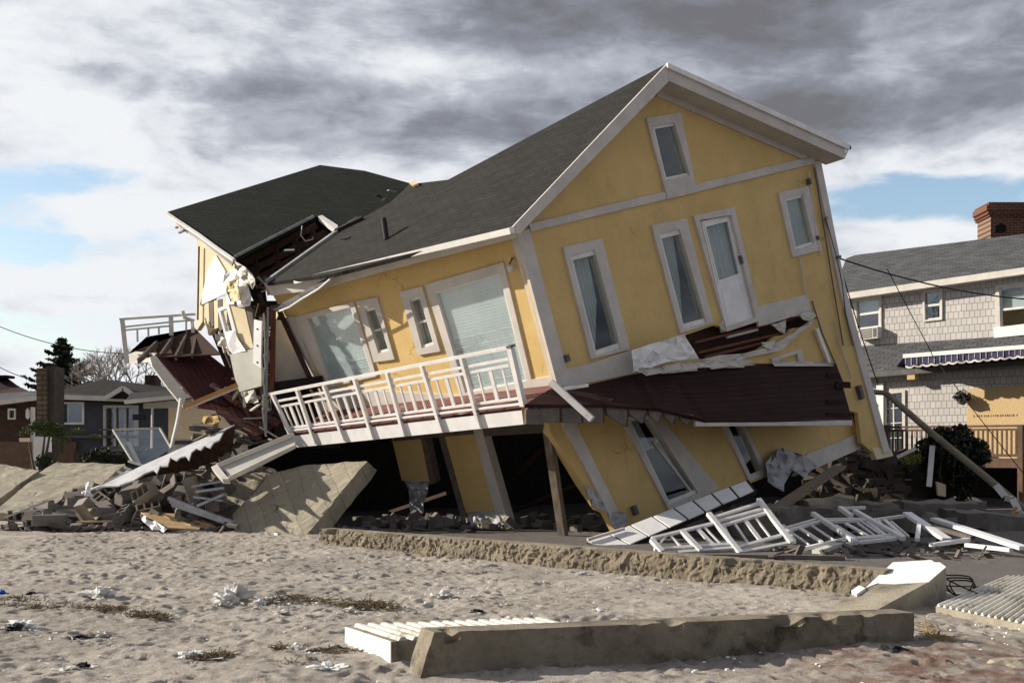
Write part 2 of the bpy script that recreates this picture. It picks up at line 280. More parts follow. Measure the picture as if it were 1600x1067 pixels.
class MB:
    def __init__(s): s.v = []; s.f = []; s.smooth = False
    def add(s, vs, fs):
        k = len(s.v); s.v += [Vector(x) for x in vs]; s.f += [tuple(i + k for i in f) for f in fs]
    def prism(s, pts, vec, cap=True):
        n = len(pts); A = [Vector(p) for p in pts]; B = [p + vec for p in A]
        tri = tessellate_polygon([A]) if n > 4 else [tuple(range(n))]
        fs = [tuple(t) for t in tri] + [tuple(i + n for i in reversed(t)) for t in tri]
        fs += [(i, (i + 1) % n, (i + 1) % n + n, i + n) for i in range(n)]
        s.add(A + B, fs); return s
    def holed(s, outer, holes, vec):
        loops = [[Vector(p) for p in outer]] + [[Vector(p) for p in h] for h in holes]
        flat = [p for l in loops for p in l]; n = len(flat)
        tri = tessellate_polygon(loops)
        fs = [tuple(t) for t in tri] + [tuple(i + n for i in reversed(t)) for t in tri]
        k = 0
        for l in loops:
            m = len(l); fs += [(k + i, k + (i + 1) % m, k + (i + 1) % m + n, k + i + n) for i in range(m)]; k += m
        s.add(flat + [p + vec for p in flat], fs); return s
    def box(s, c, ax, ay, az):
        c, ax, ay, az = Vector(c), Vector(ax), Vector(ay), Vector(az)
        vs = [c + ax * i + ay * j + az * k for i in (-1, 1) for j in (-1, 1) for k in (-1, 1)]
        s.add(vs, [(0, 1, 3, 2), (4, 6, 7, 5), (0, 4, 5, 1), (2, 3, 7, 6), (0, 2, 6, 4), (1, 5, 7, 3)]); return s
    def bar(s, p, q, w, h, up=Vector((0, 0, 1))):
        p, q = Vector(p), Vector(q); d = (q - p); dn = d.normalized()
        if abs(dn.dot(up)) > .98: up = Vector((1, 0, 0))
        sd = dn.cross(up).normalized(); u2 = sd.cross(dn).normalized()
        return s.box((p + q) / 2, d / 2, sd * w / 2, u2 * h / 2)
    def tube(s, path, r, seg=6, cap=True):
        path = [Vector(p) for p in path]; rs = r if isinstance(r, (list, tuple)) else [r] * len(path)
        k = len(s.v); n = len(path); ref = Vector((0.13, .2, .97)).normalized()
        for i, p in enumerate(path):
            d = (path[min(i + 1, n - 1)] - path[max(i - 1, 0)]).normalized()
            rf = ref if abs(d.dot(ref)) < .95 else Vector((1, 0, 0))
            a = d.cross(rf).normalized(); b = d.cross(a).normalized()
            for j in range(seg):
                t = 2 * math.pi * j / seg; s.v.append(p + (a * math.cos(t) + b * math.sin(t)) * rs[i])
        for i in range(n - 1):
            for j in range(seg):
                j2 = (j + 1) % seg; s.f.append((k + i * seg + j, k + i * seg + j2, k + (i + 1) * seg + j2, k + (i + 1) * seg + j))
        if cap: s.f.append(tuple(k + j for j in range(seg))); s.f.append(tuple(k + (n - 1) * seg + j for j in reversed(range(seg))))
        return s
    def build(s, name, m, parent=None, uv=None, label=None, cat=None, group=None, kind=None, recalc=True):
        root = parent
        if root: org = ORG[root.name]
        else:
            xs = np.array([tuple(v) for v in s.v]); lo = xs.min(0); hi = xs.max(0); org = Vector(((lo[0] + hi[0]) / 2, (lo[1] + hi[1]) / 2, lo[2]))
        me = bpy.data.meshes.new(name)
        me.from_pydata([tuple(v - org) for v in s.v], [], s.f); me.validate()
        if recalc:
            b = bmesh.new(); b.from_mesh(me); bmesh.ops.recalc_face_normals(b, faces=b.faces); b.to_mesh(me); b.free()
        if not uv: uv = (org, Vector((1, 0, 0)), Vector((0, .5, .87)))
        if uv:
            o0, U, V = uv; l = me.uv_layers.new(name='UVMap')
            co = np.empty(len(me.vertices) * 3); me.vertices.foreach_get('co', co); co = co.reshape(-1, 3) + np.array(org) - np.array(o0)
            li = np.empty(len(me.loops), dtype=int); me.loops.foreach_get('vertex_index', li)
            c = co[li]; l.data.foreach_set('uv', np.stack([c @ np.array(U), c @ np.array(V)], 1).ravel())
        if s.smooth: me.polygons.foreach_set('use_smooth', [True] * len(me.polygons))
        me.materials.append(m)
        o = bpy.data.objects.new(name, me); link(o); ORG[o.name] = org
        if root: o.parent = root
        else: o.location = org
        return tag(o, label, cat, group, kind)
def uvp(pl): return (pl.p, pl.U, pl.V)
def H(pl, pts, off=0.0): return [pl.hit(u, v, off) for u, v in pts]
def panel(name, pl, pts, f, b, m, parent=None, uv=None, **k):
    return MB().prism(H(pl, pts, f), pl.n * (b - f)).build(name, m, parent, uvp(pl) if uv is None else uv, **k)
def ring(mb, pl, outer, inner, f, b): return mb.holed(H(pl, outer, f), [H(pl, inner, f)], pl.n * (b - f))
def lerp2(a, b, t): return (a[0] + (b[0] - a[0]) * t, a[1] + (b[1] - a[1]) * t)
def jag(a, b, n, amp):
    # broken edge between two points: n teeth, amp deep
    o = []; dx, dy = b[0] - a[0], b[1] - a[1]; l = math.hypot(dx, dy); nx, ny = -dy / l, dx / l
    for i in range(1, n):
        t = (i + random.uniform(-.3, .3)) / n; k = random.uniform(-amp, amp); o.append((a[0] + dx * t + nx * k, a[1] + dy * t + ny * k))
    return [a] + o + [b]
def inset(q, k):
    c = (sum(p[0] for p in q) / len(q), sum(p[1] for p in q) / len(q)); return [lerp2(p, c, k) for p in q]

# ------------------------------------------------------------------ ground
def sstep(t): t = min(1, max(0, t)); return t * t * (3 - 2 * t)
def hb(x, y):
    h = .25 * sstep((y - 12) / 12)
    if y > 32: h += .5 * sstep((y - 32) / 12)
    return h
def G(u, v):
    # point of the ground seen under a given direction
    Y = 20.
    for _ in range(60): Y = .6 * Y + .4 * (F * (CH - hb(0, Y)) / max(v - HZ, 4))
    return Vector(((u - 800) / F * Y, Y, hb(0, Y)))
rng = np.random.default_rng(5)
def vnoise(X, Y, s, seed):
    r = np.random.default_rng(seed).random((64, 64)); x = X / s; y = Y / s
    xi = np.floor(x).astype(int); yi = np.floor(y).astype(int); fx = x - xi; fy = y - yi; fx = fx * fx * (3 - 2 * fx); fy = fy * fy * (3 - 2 * fy)
    g = lambda a, b: r[a % 64, b % 64]
    return (g(xi, yi) * (1 - fx) + g(xi + 1, yi) * fx) * (1 - fy) + (g(xi, yi + 1) * (1 - fx) + g(xi + 1, yi + 1) * fx) * fy - .5
def make_ground():
    fx = np.arange(-9, 10, .03); fy = np.arange(7, 26.5, .03)
    cx = np.concatenate([-np.geomspace(9.4, 1500, 30)[::-1], fx, np.geomspace(10.4, 1500, 30)])
    cy = np.concatenate([-np.geomspace(10, 600, 12)[::-1], np.linspace(-7, 6.5, 12), fy, np.geomspace(27, 2500, 40)])
    X, Y = np.meshgrid(cx, cy); t = np.clip((Y - 12) / 12, 0, 1); Z = .25 * t * t * (3 - 2 * t)
    t = np.clip((Y - 32) / 12, 0, 1); Z += .5 * t * t * (3 - 2 * t)
    fade = np.clip((Y - 6) / 1.5, 0, 1) * np.clip((28 - Y) / 2, 0, 1) * np.clip((11.5 - abs(X)) / 2, 0, 1)
    behind = np.clip((Y + X * 1.05 - 19.3) / .8, 0, 1) * np.clip((X + 5.2) / 1, 0, 1)      # yard behind the long kerb
    amp = fade * (1 - .8 * behind)
    Z += amp * (.08 * vnoise(X, Y, 1.7, 1) + .035 * vnoise(X, Y, .5, 2) + .022 * vnoise(X, Y, .17, 3) + .018 * vnoise(X, Y, .075, 4))
    ix0 = np.searchsorted(cx, -9); iy0 = np.searchsorted(cy, 7)
    for k in range(9500):
        x = rng.uniform(-8.4, 9.4); y = rng.uniform(7.3, 25)
        if y + x * 1.05 > 19.0 and x > -5 and rng.random() < .94: continue
        if 0 < x and y > 13.2 and y < 18 and rng.random() < .6: continue
        a = rng.uniform(.032, .075); b = a * rng.uniform(1.0, 2.4); th = rng.uniform(0, math.pi); d = rng.uniform(.006, .028) * (.5 + (X.size > 0) * rng.random())
        i = int((x + 9) / .03) + ix0; j = int((y - 7) / .03) + iy0; w = 9
        sx = slice(max(i - w, 0), i + w); sy = slice(max(j - w, 0), j + w)
        dx = X[sy, sx] - x; dy = Y[sy, sx] - y; p = (dx * math.cos(th) + dy * math.sin(th)) / b; q = (-dx * math.sin(th) + dy * math.cos(th)) / a
        r2 = p * p + q * q; Z[sy, sx] -= d * np.exp(-r2 * 1.6) - d * .45 * np.exp(-(np.sqrt(r2) - 1.35) ** 2 * 6)
    # sand drifted against the long kerb and around the front beam
    nx, ny = len(cx), len(cy); co = np.stack([X, Y, Z], -1).reshape(-1, 3)
    idx = np.arange(nx * ny).reshape(ny, nx)
    f = np.stack([idx[:-1, :-1], idx[:-1, 1:], idx[1:, 1:], idx[1:, :-1]], -1).reshape(-1, 4)
    me = bpy.data.meshes.new('ground'); me.vertices.add(len(co)); me.vertices.foreach_set('co', co.ravel())
    me.loops.add(f.size); me.loops.foreach_set('vertex_index', f.ravel()); me.polygons.add(len(f))
    me.polygons.foreach_set('loop_start', np.arange(0, f.size, 4)); me.polygons.foreach_set('loop_total', np.full(len(f), 4))
    me.update(); me.validate(); me.polygons.foreach_set('use_smooth', [True] * len(f)); me.materials.append(m_sand)
    o = bpy.data.objects.new('ground', me); link(o); o['kind'] = 'structure'
make_ground()

# ------------------------------------------------------------------ the collapsed yellow house
C0 = P(880, 590, 22); C1 = P(808, 362, 21.5); GR = P(1278, 250, 28.3); SL = P(440, 485, 27.0)
gp = Pl(C0, C1, GR, C1 - C0); spl = Pl(C0, C1, SL, C1 - C0)
A = (GR - C1).normalized(); Bv = (SL - C1).normalized(); Cv = (C1 - C0).normalized()
house = thing('collapsed_house', (1.0, 25.5, .3), 'wrecked yellow stucco two storey house tilted on its side behind the concrete kerb', 'house')
def window(pl, outer, inner, parent=house, f=.05, b=-.12, name='window', glass=m_glass, sash=.10, mull=None, trim=m_trim):
    mb = ring(MB(), pl, outer, inner, f, b); w = mb.build(name, trim, parent)
    s2 = inset(inner, sash) if sash else inner
    mb = ring(MB(), pl, inset(inner, .002), s2, .015, -.05)
    if mull:
        for t in mull:
            a, c = lerp2(s2[0], s2[3], t), lerp2(s2[1], s2[2], t); mb.bar(pl.hit(*a, -.05), pl.hit(*c, -.05), .05, .04, pl.n)
    mb.build('sash', m_sash, w)
    MB().prism(H(pl, s2, -.025), pl.n * -.008).build('pane', glass, w, uvp(pl)); return w
def curtain(pl, quad, parent, off=-.10, m=m_curt, name='curtain'):
    # quad: tl, tr, br, bl ; hung cloth with folds
    mb = MB(); n = 22; rows = 6; vs = []
    for r in range(rows + 1):
        for i in range(n + 1):
            a = lerp2(quad[0], quad[3], r / rows); b = lerp2(quad[1], quad[2], r / rows); p = lerp2(a, b, i / n)
            vs.append(pl.hit(*p, off + .012 * math.sin(i * 1.3 + r * .3)))
    mb.add(vs, [(r * (n + 1) + i, r * (n + 1) + i + 1, (r + 1) * (n + 1) + i + 1, (r + 1) * (n + 1) + i) for r in range(rows) for i in range(n)])
    mb.smooth = True; return mb.build(name, m, parent, recalc=False)

# upper gable wall with its openings
wA = ([(880, 386), (941, 372.5), (985, 546), (924, 561)], [(891, 399.5), (929, 390), (970, 543), (931, 556)])
wB = ([(1018.5, 352), (1073, 341), (1115, 505), (1063, 521)], [(1030, 366), (1062, 358), (1104, 504), (1068, 514)])
wC = ([(1216.5, 301), (1263.7, 290.6), (1284, 390.5), (1239, 402)], [(1226, 311), (1254, 304), (1272, 381), (1242.5, 390)])
wT = ([(1010, 185), (1064, 176), (1089.6, 300.5), (1043, 308)], [(1020, 198), (1054, 192), (1078, 274), (1040, 282)])
wD = ([(1084, 337), (1147.6, 323), (1183, 474), (1185, 502), (1136, 518)], [(1094, 344), (1143, 336), (1183.5, 501), (1135.5, 517)])
wall_out = [(872, 604), (806, 358), (1040, 118), (1283, 253), (1322, 452), (1388, 705), (1372, 714), (1346, 692), (1340, 645), (1250, 620), (1060, 620)]
tear = [(1070, 524), (1116, 508), (1130, 511), (1137, 518)] + jag((1182, 503), (1270, 484), 5, 2) + jag((1276, 497), (1163, 553), 9, 4) + [(1120, 562), (1093, 561)]
mb = MB().holed(H(gp, wall_out), [H(gp, wA[1]), H(gp, wB[1]), H(gp, wC[1]), H(gp, wT[1]), H(gp, [(1094, 344), (1143, 336), (1181, 496), (1134, 511)]), H(gp, tear)], gp.n * -.10)
# keep the tear clear of the door opening
mb.build('gable_wall', m_stucco, house)
# wall right of the cracked corner reaching to the ground
panel('tear_lining', gp, [(1060, 505), (1285, 475), (1290, 515), (1085, 575)], -.45, -.5, m_rafter, house)
for (a, b) in (((1085, 535), (1262, 492)), ((1090, 551), (1215, 522)), ((1135, 527), (1183, 515)), ((1100, 558), (1190, 536))):
    MB().bar(gp.hit(*a, -.15), gp.hit(*b, -.1), .06, .05).build('torn_board', m_stud if a[0] != 1135 else m_greyp, house)
# trims on gable
panel('belt_trim', gp, [(827, 350), (1258, 247), (1273, 245), (1275, 256), (1246, 262), (829.5, 362)], .05, -.01, m_trim, house)
panel('window_apron', gp, [(1036, 285), (1083, 277), (1091, 300), (1044, 311)], .065, -.01, m_trim, house)
panel('corner_trim', gp, [(808, 362), (827, 358), (892, 600), (872, 606)], .055, -.01, m_trim, house)
panel('corner_trim', spl, [(797, 366), (808, 362), (876, 606), (864, 609)], .05, -.01, m_trim, house)
panel('corner_trim', gp, [(1273, 252), (1283, 252), (1322, 452), (1391, 705), (1381, 708), (1314, 458)], .05, -.01, m_trim, house)
panel('base_trim', gp, [(868, 579.5), (919.5, 569), (985.5, 547), (996, 582), (919, 598), (882, 606)], .06, -.01, m_trim, house)
panel('base_trim', gp, [(1183, 478.5), (1262, 460)] + jag((1268, 488), (1186, 510), 5, 2), .05, -.01, m_trim, house)
for nm, w, cu in (('window', wA, [(892, 399), (917, 393), (932, 470), (930, 556)]), ('window', wB, [(1030, 366), (1050, 361), (1062, 440), (1067, 513)])):
    wi = window(gp, *w)
    MB().prism(H(gp, w[0], -.35), gp.n * -.02).build('shade_backing', m_dark, wi)  # black sheet added so the room behind the glass looks unlit
    curtain(gp, cu, wi)
    q = w[1]; curtain(gp, [lerp2(q[0], q[1], .68), q[1], q[2], lerp2(q[3], q[2], .93)], wi, -.12)
wi = window(gp, *wC); curtain(gp, wC[1], wi, -.10)
window(gp, *wT)
# small half-hidden window under the torn strip
window(gp, [(1206, 560), (1253, 544.5), (1259, 572), (1212, 585)], [(1215, 562), (1246, 552), (1250, 570), (1219, 580)], f=.06, b=-.03)
# door
mb = MB().holed(H(gp, wD[0], .05), [H(gp, [(1094, 344), (1143, 336), (1181, 496), (1134, 511)], .05)], gp.n * -.17)
mb.build('door_frame', m_trim, house)
dl = [(1095.5, 345.5), (1142, 336.8), (1181.5, 499), (1135.5, 515)]; dg = [(1103, 354.5), (1137, 346), (1155, 427), (1123.5, 438)]
dr = MB().holed(H(gp, dl, -.02), [H(gp, dg, -.02)], gp.n * -.06).build('door', m_white, house)
MB().prism(H(gp, dg, -.045), gp.n * -.01).build('pane', m_glass, dr, uvp(gp))
curtain(gp, dg, dr, -.12, m_curt, 'blind')
ring(MB(), gp, inset(dg, -.10), dg, -.005, -.03).build('glass_bead', m_white, dr)
ring(MB(), gp, [(1127, 450), (1158, 440), (1176, 493), (1138, 506)], [(1130, 453), (1156, 444), (1172, 491), (1140, 502)], -.012, -.03).build('moulding', m_white, dr)
k = gp.hit(1158, 406, .02); MB().box(k, A * .03, gp.n * .03, Cv * .09).bar(k + Cv * .03, k + Cv * .03 + gp.n * .06 - A * .06, .02, .02).build('handle', m_greyb, dr)
# conduits, boxes and cables on the right part of the gable wall
for path in ([(1263, 268), (1267, 292), (1277, 372), (1284, 399)], [(1272, 262), (1300, 435), (1318, 540)], [(1249, 402), (1258, 455), (1262, 466)], [(1268, 470), (1284, 520), (1302, 560), (1318, 600)],
             [(1303, 500), (1312, 540), (1330, 590)], [(1290, 340), (1306, 402), (1316, 440), (1322, 495), (1332, 540)]):
    MB().tube([gp.hit(u + random.uniform(-1, 1), v, .05) for u, v in path], .018, 6).build('conduit', m_trim if path[0][0] % 2 else m_greyb, house)
MB().bar(gp.hit(1275, 514, .08), gp.hit(1295, 566, .08), .10, .07, gp.n).build('downspout_stub', m_gutter, house)
for u, v, w, h, m in ((1264, 284, .06, .14, m_greyb), (1277, 372, .05, .10, m_greyb), (1293, 340, .12, .06, m_trim), (1309, 402, .16, .06, m_greyb), (885, 560, .09, .13, m_greyb), (1344, 613, .13, .33, m_greyb)):
    MB().box(gp.hit(u, v, .06), A * w / 2, Cv * h / 2, gp.n * .05).build('utility_box', m, house)
# upper side wall (sunny side)
s1 = ([(663.6, 445), (786, 410), (829, 592), (724, 617), (712, 600)], [(675, 455.5), (784, 424), (827, 598), (724, 616)])
s2o = [(624, 456.5), (659, 447.6), (687.6, 549), (652.5, 555)]; s2i = [(640, 467), (659, 461), (680.5, 538), (657, 545)]
s3o = [(557, 471), (589, 464.5), (616, 561.7), (584, 566)]; s3i = [(570, 483), (589.5, 478), (609, 547), (590, 552)]
s2i = [(639, 468), (656, 463), (678, 538), (659, 544)]; s3i = [(570, 484), (586, 480), (608, 548), (591, 552)]
s4o = [(456.5, 497), (552, 471), (588, 588), (510, 606)]; s4i = [(480, 497), (548, 480), (582, 586), (514, 602)]
sw = [(444, 492), (420, 450), (808, 362), (876, 606), (720, 628), (500, 655)]
MB().holed(H(spl, sw), [H(spl, q) for q in ([(676, 456), (783, 425), (826, 596), (725, 615)], s2i, s3i, s4i)], spl.n * -.2).build('side_wall', m_stucco, house)
def slider(outer, inner, ml, blind=True):
    f = ring(MB(), spl, outer, inner, .04, -.12).build('sliding_door_frame', m_trim, house)
    s_ = inset(inner, .03); ring(MB(), spl, inner, s_, .02, -.05).build('sash', m_sash, f)
    MB().prism(H(spl, s_, -.01), spl.n * -.008).build('pane', m_glass2, f)
    MB().prism(H(spl, inset(inner, -.01), -.055), spl.n * -.02).build('blind', m_blind, f, uvp(spl)); return f
slider([(663.6, 445), (786, 410), (833, 606), (722, 630)], [(680, 457), (781, 427), (823, 597), (727, 614)], 0)
slider(s4o, s4i, 0)
window(spl, s2o, s2i, sash=.10, mull=(.5,), trim=m_trim)
window(spl, s3o, s3i, sash=.10, mull=(.5,), trim=m_trim)
for q in (s2i, s3i): curtain(spl, q, house, -.16, m_curt, 'curtain')
panel('wide_jamb', spl, [(444, 497), (458, 494), (512, 640), (498, 645)], .055, -.02, m_trim, house)
panel('base_trim', spl, [(508, 606), (722, 618), (826, 594), (872, 586), (876, 606), (722, 640), (510, 650)][0:7], .045, -.01, m_trim, house)
lp = thing_p = spl.hit(796, 413, .12)
MB().tube([spl.hit(800, 404, 0), spl.hit(800, 404, .12), lp], .02).build('wall_lamp', m_greyb, house)
lmp = MB(); lmp.smooth = True; lmp.tube([lp, lp - Cv * .05, lp - Cv * .13], [.03, .07, .06], 10); lmp.build('lamp_shade', m_trim, house)

# roof
E0 = gp.hit(800, 356, .5); R0 = gp.hit(1043, 99, .5); ER = gp.hit(1330, 228, .5); EL = spl.hit(416, 442, .40)
rp = Pl(E0, R0, EL, R0 - E0)
rp.U = (E0 - EL).normalized(); rp.V = rp.n.cross(rp.U).normalized()
rpx = [(800, 356), (1043, 99), (700, 281), (640, 288), (610, 316), (560, 344), (523, 361), (470, 400), (416, 442), (520, 428), (640, 397)]
MB().prism(H(rp, rpx), rp.n * -.08).build('main_roof', m_roof, house, uvp(rp))
Rb = rp.hit(640, 290); ERb = ER + Bv * 7.5; r2n = (ER - R0).cross(Bv).normalized()
if r2n.z < 0: r2n = -r2n
MB().prism([R0 + A * .02, ER, ERb, rp.hit(642, 291), rp.hit(700, 284)], r2n * -.08).build('far_roof_slope', m_roof, house, (R0, Bv, (ER - R0).normalized()))
# soffit and barge boards
def strip3(name, pts_px, pl, f, b, m): return panel(name, pl, pts_px, f, b, m, house)
strip3('barge_board', [(1043, 99.5), (1045.5, 127), (811.5, 366), (799, 357)], gp, .53, .49, m_trim)
strip3('barge_board', [(1043.6, 99.5), (1329, 228.5), (1320, 248), (1046.2, 127)], gp, .53, .49, m_trim)
strip3('barge_cap', [(1043.6, 98.5), (1329, 226.5), (1327, 234), (1043.6, 106)], gp, .58, .532, m_gutter)
strip3('frieze_board', [(1031, 138), (1264, 244), (1257, 250), (1027, 150)], gp, .05, -.01, m_trim)
sof = [gp.hit(1046, 128, .49), gp.hit(1321, 248, .49), gp.hit(1290, 258, 0), gp.hit(1024, 142, 0)]
MB().prism(sof, Cv * .03).build('soffit', m_trim, house)
MB().bar(gp.hit(1322, 236, .55), gp.hit(1322, 236, .55) + Bv * 5, .12, .11, Cv).build('gutter', m_gutter, house)
# near eave: gutter and fascia
ga, gb = gp.hit(800, 360, .55), spl.hit(462, 439, .47)
MB().bar(ga, gb, .11, .10, Cv).build('gutter', m_gutter, house)
MB().prism([E0 - Cv * .04, gp.hit(811, 366, .3) - Cv * .02, spl.hit(418, 462, .02), spl.hit(414, 445, .38)], Cv * .04).build('soffit', m_trim, house)
MB().prism(H(spl, [(805, 361), (806, 372), (600, 424), (500, 452), (424, 462), (415, 445), (600, 405)], .34), spl.n * -.03).build('fascia', m_trim, house)
for (u, v) in ((745, 379), (700, 390), (655, 398), (610, 409), (560, 421)):
    q = spl.hit(u, v, .5); MB().bar(q, q + spl.n * .04 + Cv * .05, .03, .03).build('gutter_bracket', m_gutter, house)
vp = rp.hit(604, 374); MB().tube([vp, vp + Vector((-.06, 0, .42))], .055, 10).build('vent_pipe', m_black, house)
# curled strip of roofing hanging at the broken corner
mb = MB(); pa = [(416, 481), (440, 474), (466, 460), (490, 445), (514, 433)]; pb = [(437, 486), (452, 480), (470, 468), (497, 452), (516, 436)]
for i in range(4): mb.prism([spl.hit(*pa[i], .5), spl.hit(*pa[i + 1], .45), spl.hit(*pb[i + 1], .6), spl.hit(*pb[i], .7)], Cv * -.015)
mb.build('curled_roofing', m_black, house)
MB().tube([spl.hit(u, v, .72) for u, v in pb], .022).build('gutter_edge', m_gutter, house)
# inner structure that closes the shell
fl = C0 - gp.n * .3 - spl.n * .3 - Cv * .12
MB().prism([fl, fl + A * 9.6, fl + A * 9.6 + Bv * 7.5, fl + Bv * 5.2], Cv * -.22).build('upper_floor', m_rafter, house)
up_ = C0 - gp.n * .28 - spl.n * .28
MB().prism([up_ + Bv * 5.6, up_ + Bv * 7.2 + A * 9.4, up_ + Bv * 7.2 + A * 9.4 + Cv * 2.9, up_ + Bv * 5.6 + Cv * 2.9], Bv * .12).build('rear_wall', m_ink, house)
MB().prism([up_ + A * 9.3, up_ + A * 9.3 + Bv * 7, up_ + A * 9.3 + Bv * 7 + Cv * 2.9, up_ + A * 9.3 + Cv * 2.9], A * .12).build('far_wall', m_stucco, house)
MB().prism([up_ + Cv * 2.55, up_ + Cv * 2.55 + A * 9.2, up_ + Cv * 2.55 + A * 9.2 + Bv * 7, up_ + Cv * 2.55 + Bv * 5.4], Cv * .08).build('ceiling', m_ink, house)
MB().prism([up_ + Bv * .5 + A * 3.2, up_ + Bv * 5 + A * 3.2, up_ + Bv * 5 + A * 3.2 + Cv * 2.5, up_ + Bv * .5 + A * 3.2 + Cv * 2.5], A * .08).build('partition', m_ink, house)

# lower storey, gable side
lg = Pl(gp.p - gp.n * .25, gp.p - gp.n * .25 + A, gp.p - gp.n * .25 + Cv, Cv)
lw = [(860, 672), (868, 640), (1325, 590), (1345, 690), (1341, 679), (1262, 712), (1110, 771)] + jag((1052, 797), (965, 829), 3, 3) + [(956, 800), (938, 790), (912, 757)]
lD = ([(970, 652), (1014, 648), (1109, 771), (1046, 797)], [(981, 652), (1013, 649), (1091, 770), (1046, 788)])
lE = ([(1127, 660), (1161, 660), (1202, 740), (1171, 751)], [(1136, 662), (1158, 661), (1192, 736), (1173, 744)])
MB().holed(H(lg, [(860, 672), (868, 640), (1320, 610), (1343, 690), (1262, 720), (1120, 775)] + [(1050, 800), (994, 819), (965, 829), (950, 800), (938, 795), (912, 757)]), [H(lg, lD[1]), H(lg, lE[1])], lg.n * -.2).build('lower_wall', m_stucco, house)
wl = window(lg, *lD, sash=.09); MB().bar(lg.hit(1020, 690, -.03), lg.hit(1082, 772, -.03), .06, .05).bar(lg.hit(1018, 700, -.1), lg.hit(1042, 665, -.1), .04, .04).build('broken_mullion', m_trim, wl)
curtain(lg, [(982, 655), (994, 655), (1018, 700), (1006, 706)], wl); MB().prism(H(lg, lD[0], -.35), lg.n * -.02).build('shade_backing', m_dark, wl)  # black sheets behind both lower windows stand in for the unlit room
wl = window(lg, *lE, sash=.06); MB().prism(H(lg, lE[0], -.30), lg.n * -.02).build('shade_backing', m_dark, wl)
panel('corner_trim', lg, [(876, 656), (897, 656), (966, 797), (952, 803)], .05, -.01, m_trim, house)
panel('base_trim', lg, [(1262, 709), (1340, 678), (1346, 700), (1276, 731), (1240, 744)], .06, -.01, m_trim, house)
panel('wall_trim', lg, [(1012, 650), (1030, 650), (1123, 762), (1108, 770)], .04, -.01, m_trim, house)
MB().box(lg.hit(992, 797, .06), A * .05, Cv * .09, gp.n * .04).build('utility_box', m_greyb, house)
# torn house wrap at the bottom of the walls
def crumple(name, pl, pts, f, amp, m, parent=None, n=7, **k):
    # torn sheet with random facets pushed in and out like crumpled paper
    P2 = [Vector((p[0], p[1])) for p in pts]; xs = [p.x for p in P2]; ys = [p.y for p in P2]; ins = []
    def inside(q):
        c = False
        for a, b in zip(P2, P2[1:] + P2[:1]):
            if (a.y > q.y) != (b.y > q.y) and q.x < (b.x - a.x) * (q.y - a.y) / (b.y - a.y) + a.x: c = not c
        return c
    for _ in range(n * n * 3):
        q = Vector((random.uniform(min(xs), max(xs)), random.uniform(min(ys), max(ys))))
        if inside(q) and all((q - k_).length > 1.5 for k_ in P2 + ins): ins.append(q)
        if len(ins) > n * n: break
    m_ = len(P2); V, _, Fc, *_r = delaunay_2d_cdt(P2 + ins, [(i, (i + 1) % m_) for i in range(m_)], [], 1, 1e-4)
    ph = random.uniform(0, 6); vs = []
    for q in V: vs.append(pl.hit(q.x, q.y, f + amp * (math.sin(q.x * .33 + q.y * .21 + ph) * .5 + random.uniform(-.75, .75))))
    mb = MB(); mb.add(vs, [tuple(x) for x in Fc]); mb.add([v - pl.n * .01 for v in vs], [tuple(reversed(x)) for x in Fc]); return mb.build(name, m, parent, recalc=False, **k)
def subdiv(pts, k, amp):
    o = []
    for i in range(len(pts)): o += jag(pts[i], pts[(i + 1) % len(pts)], k, amp)[:-1]
    return o
crumple('torn_wrap', lg, subdiv([(1196, 724), (1208, 708), (1220, 699), (1258, 711), (1277, 728), (1258, 748), (1240, 735), (1232, 745), (1225, 768), (1200, 752)], 2, 3), .22, .07, m_tyvek, house)
crumple('torn_wrap', lg, subdiv([(912, 757), (934, 770), (952, 803), (978, 800), (982, 815), (962, 829), (948, 800), (925, 790)], 2, 2), .12, .04, m_tyvek, house)
panel('cracked_corner', gp, [(1362, 699), (1392, 702), (1396, 712), (1370, 718)], .02, -.12, m_cream, house)

# lower storey, sunny side: strips of wall between the garage openings
ls = Pl(spl.p - spl.n * .25, spl.p - spl.n * .25 + Bv, spl.p - spl.n * .25 + Cv, Cv)
panel('wall_strip', ls, [(609, 672), (657, 668), (664, 700), (669, 720), (673, 753.5), (628, 751)], 0, -.2, m_stucco, house)
panel('wall_strip', ls, [(688, 668), (741, 664), (776.5, 799), (727, 801)], 0, -.2, m_stucco, house)
panel('jamb_trim', ls, [(739, 670), (752, 668), (799, 834), (782, 834)], .04, -.16, m_trim, house)
panel('jamb_trim', ls, [(682, 672), (690, 671), (734, 830), (727, 832)], .03, -.16, m_joist, house)
panel('jamb_trim', ls, [(655, 672), (662, 671), (679, 755), (672, 757)], .03, -.16, m_joist, house)
panel('lintel', ls, [(640, 660), (862, 648), (858, 674), (850, 676), (752, 682), (740, 678), (610, 690)], .02, -.10, m_joist, house)
crumple('torn_wrap', ls, subdiv([(632, 751), (670, 754), (664, 780), (662, 800), (652, 817), (644, 817), (640, 790)], 2, 3), .02, .05, m_tyvek, house)
crumple('torn_wrap', ls, subdiv([(729, 801), (776, 799), (796, 832), (775, 836), (764, 808), (757, 806), (752, 832), (737, 832)], 2, 3), .04, .05, m_tyvek, house)
panel('corner_strip', lg, [(853, 640), (872, 640), (930, 790), (912, 757), (860, 676)], .01, -.12, m_stucco, house)
pt = spl.hit(856, 672, .35); pq = G(884, 843); MB().bar(pt, Vector((pq.x, pt.y + .5, hb(pq.x, pt.y + .5) - .05)), .15, .14).build('timber_post', m_pale if False else m_wood, house)
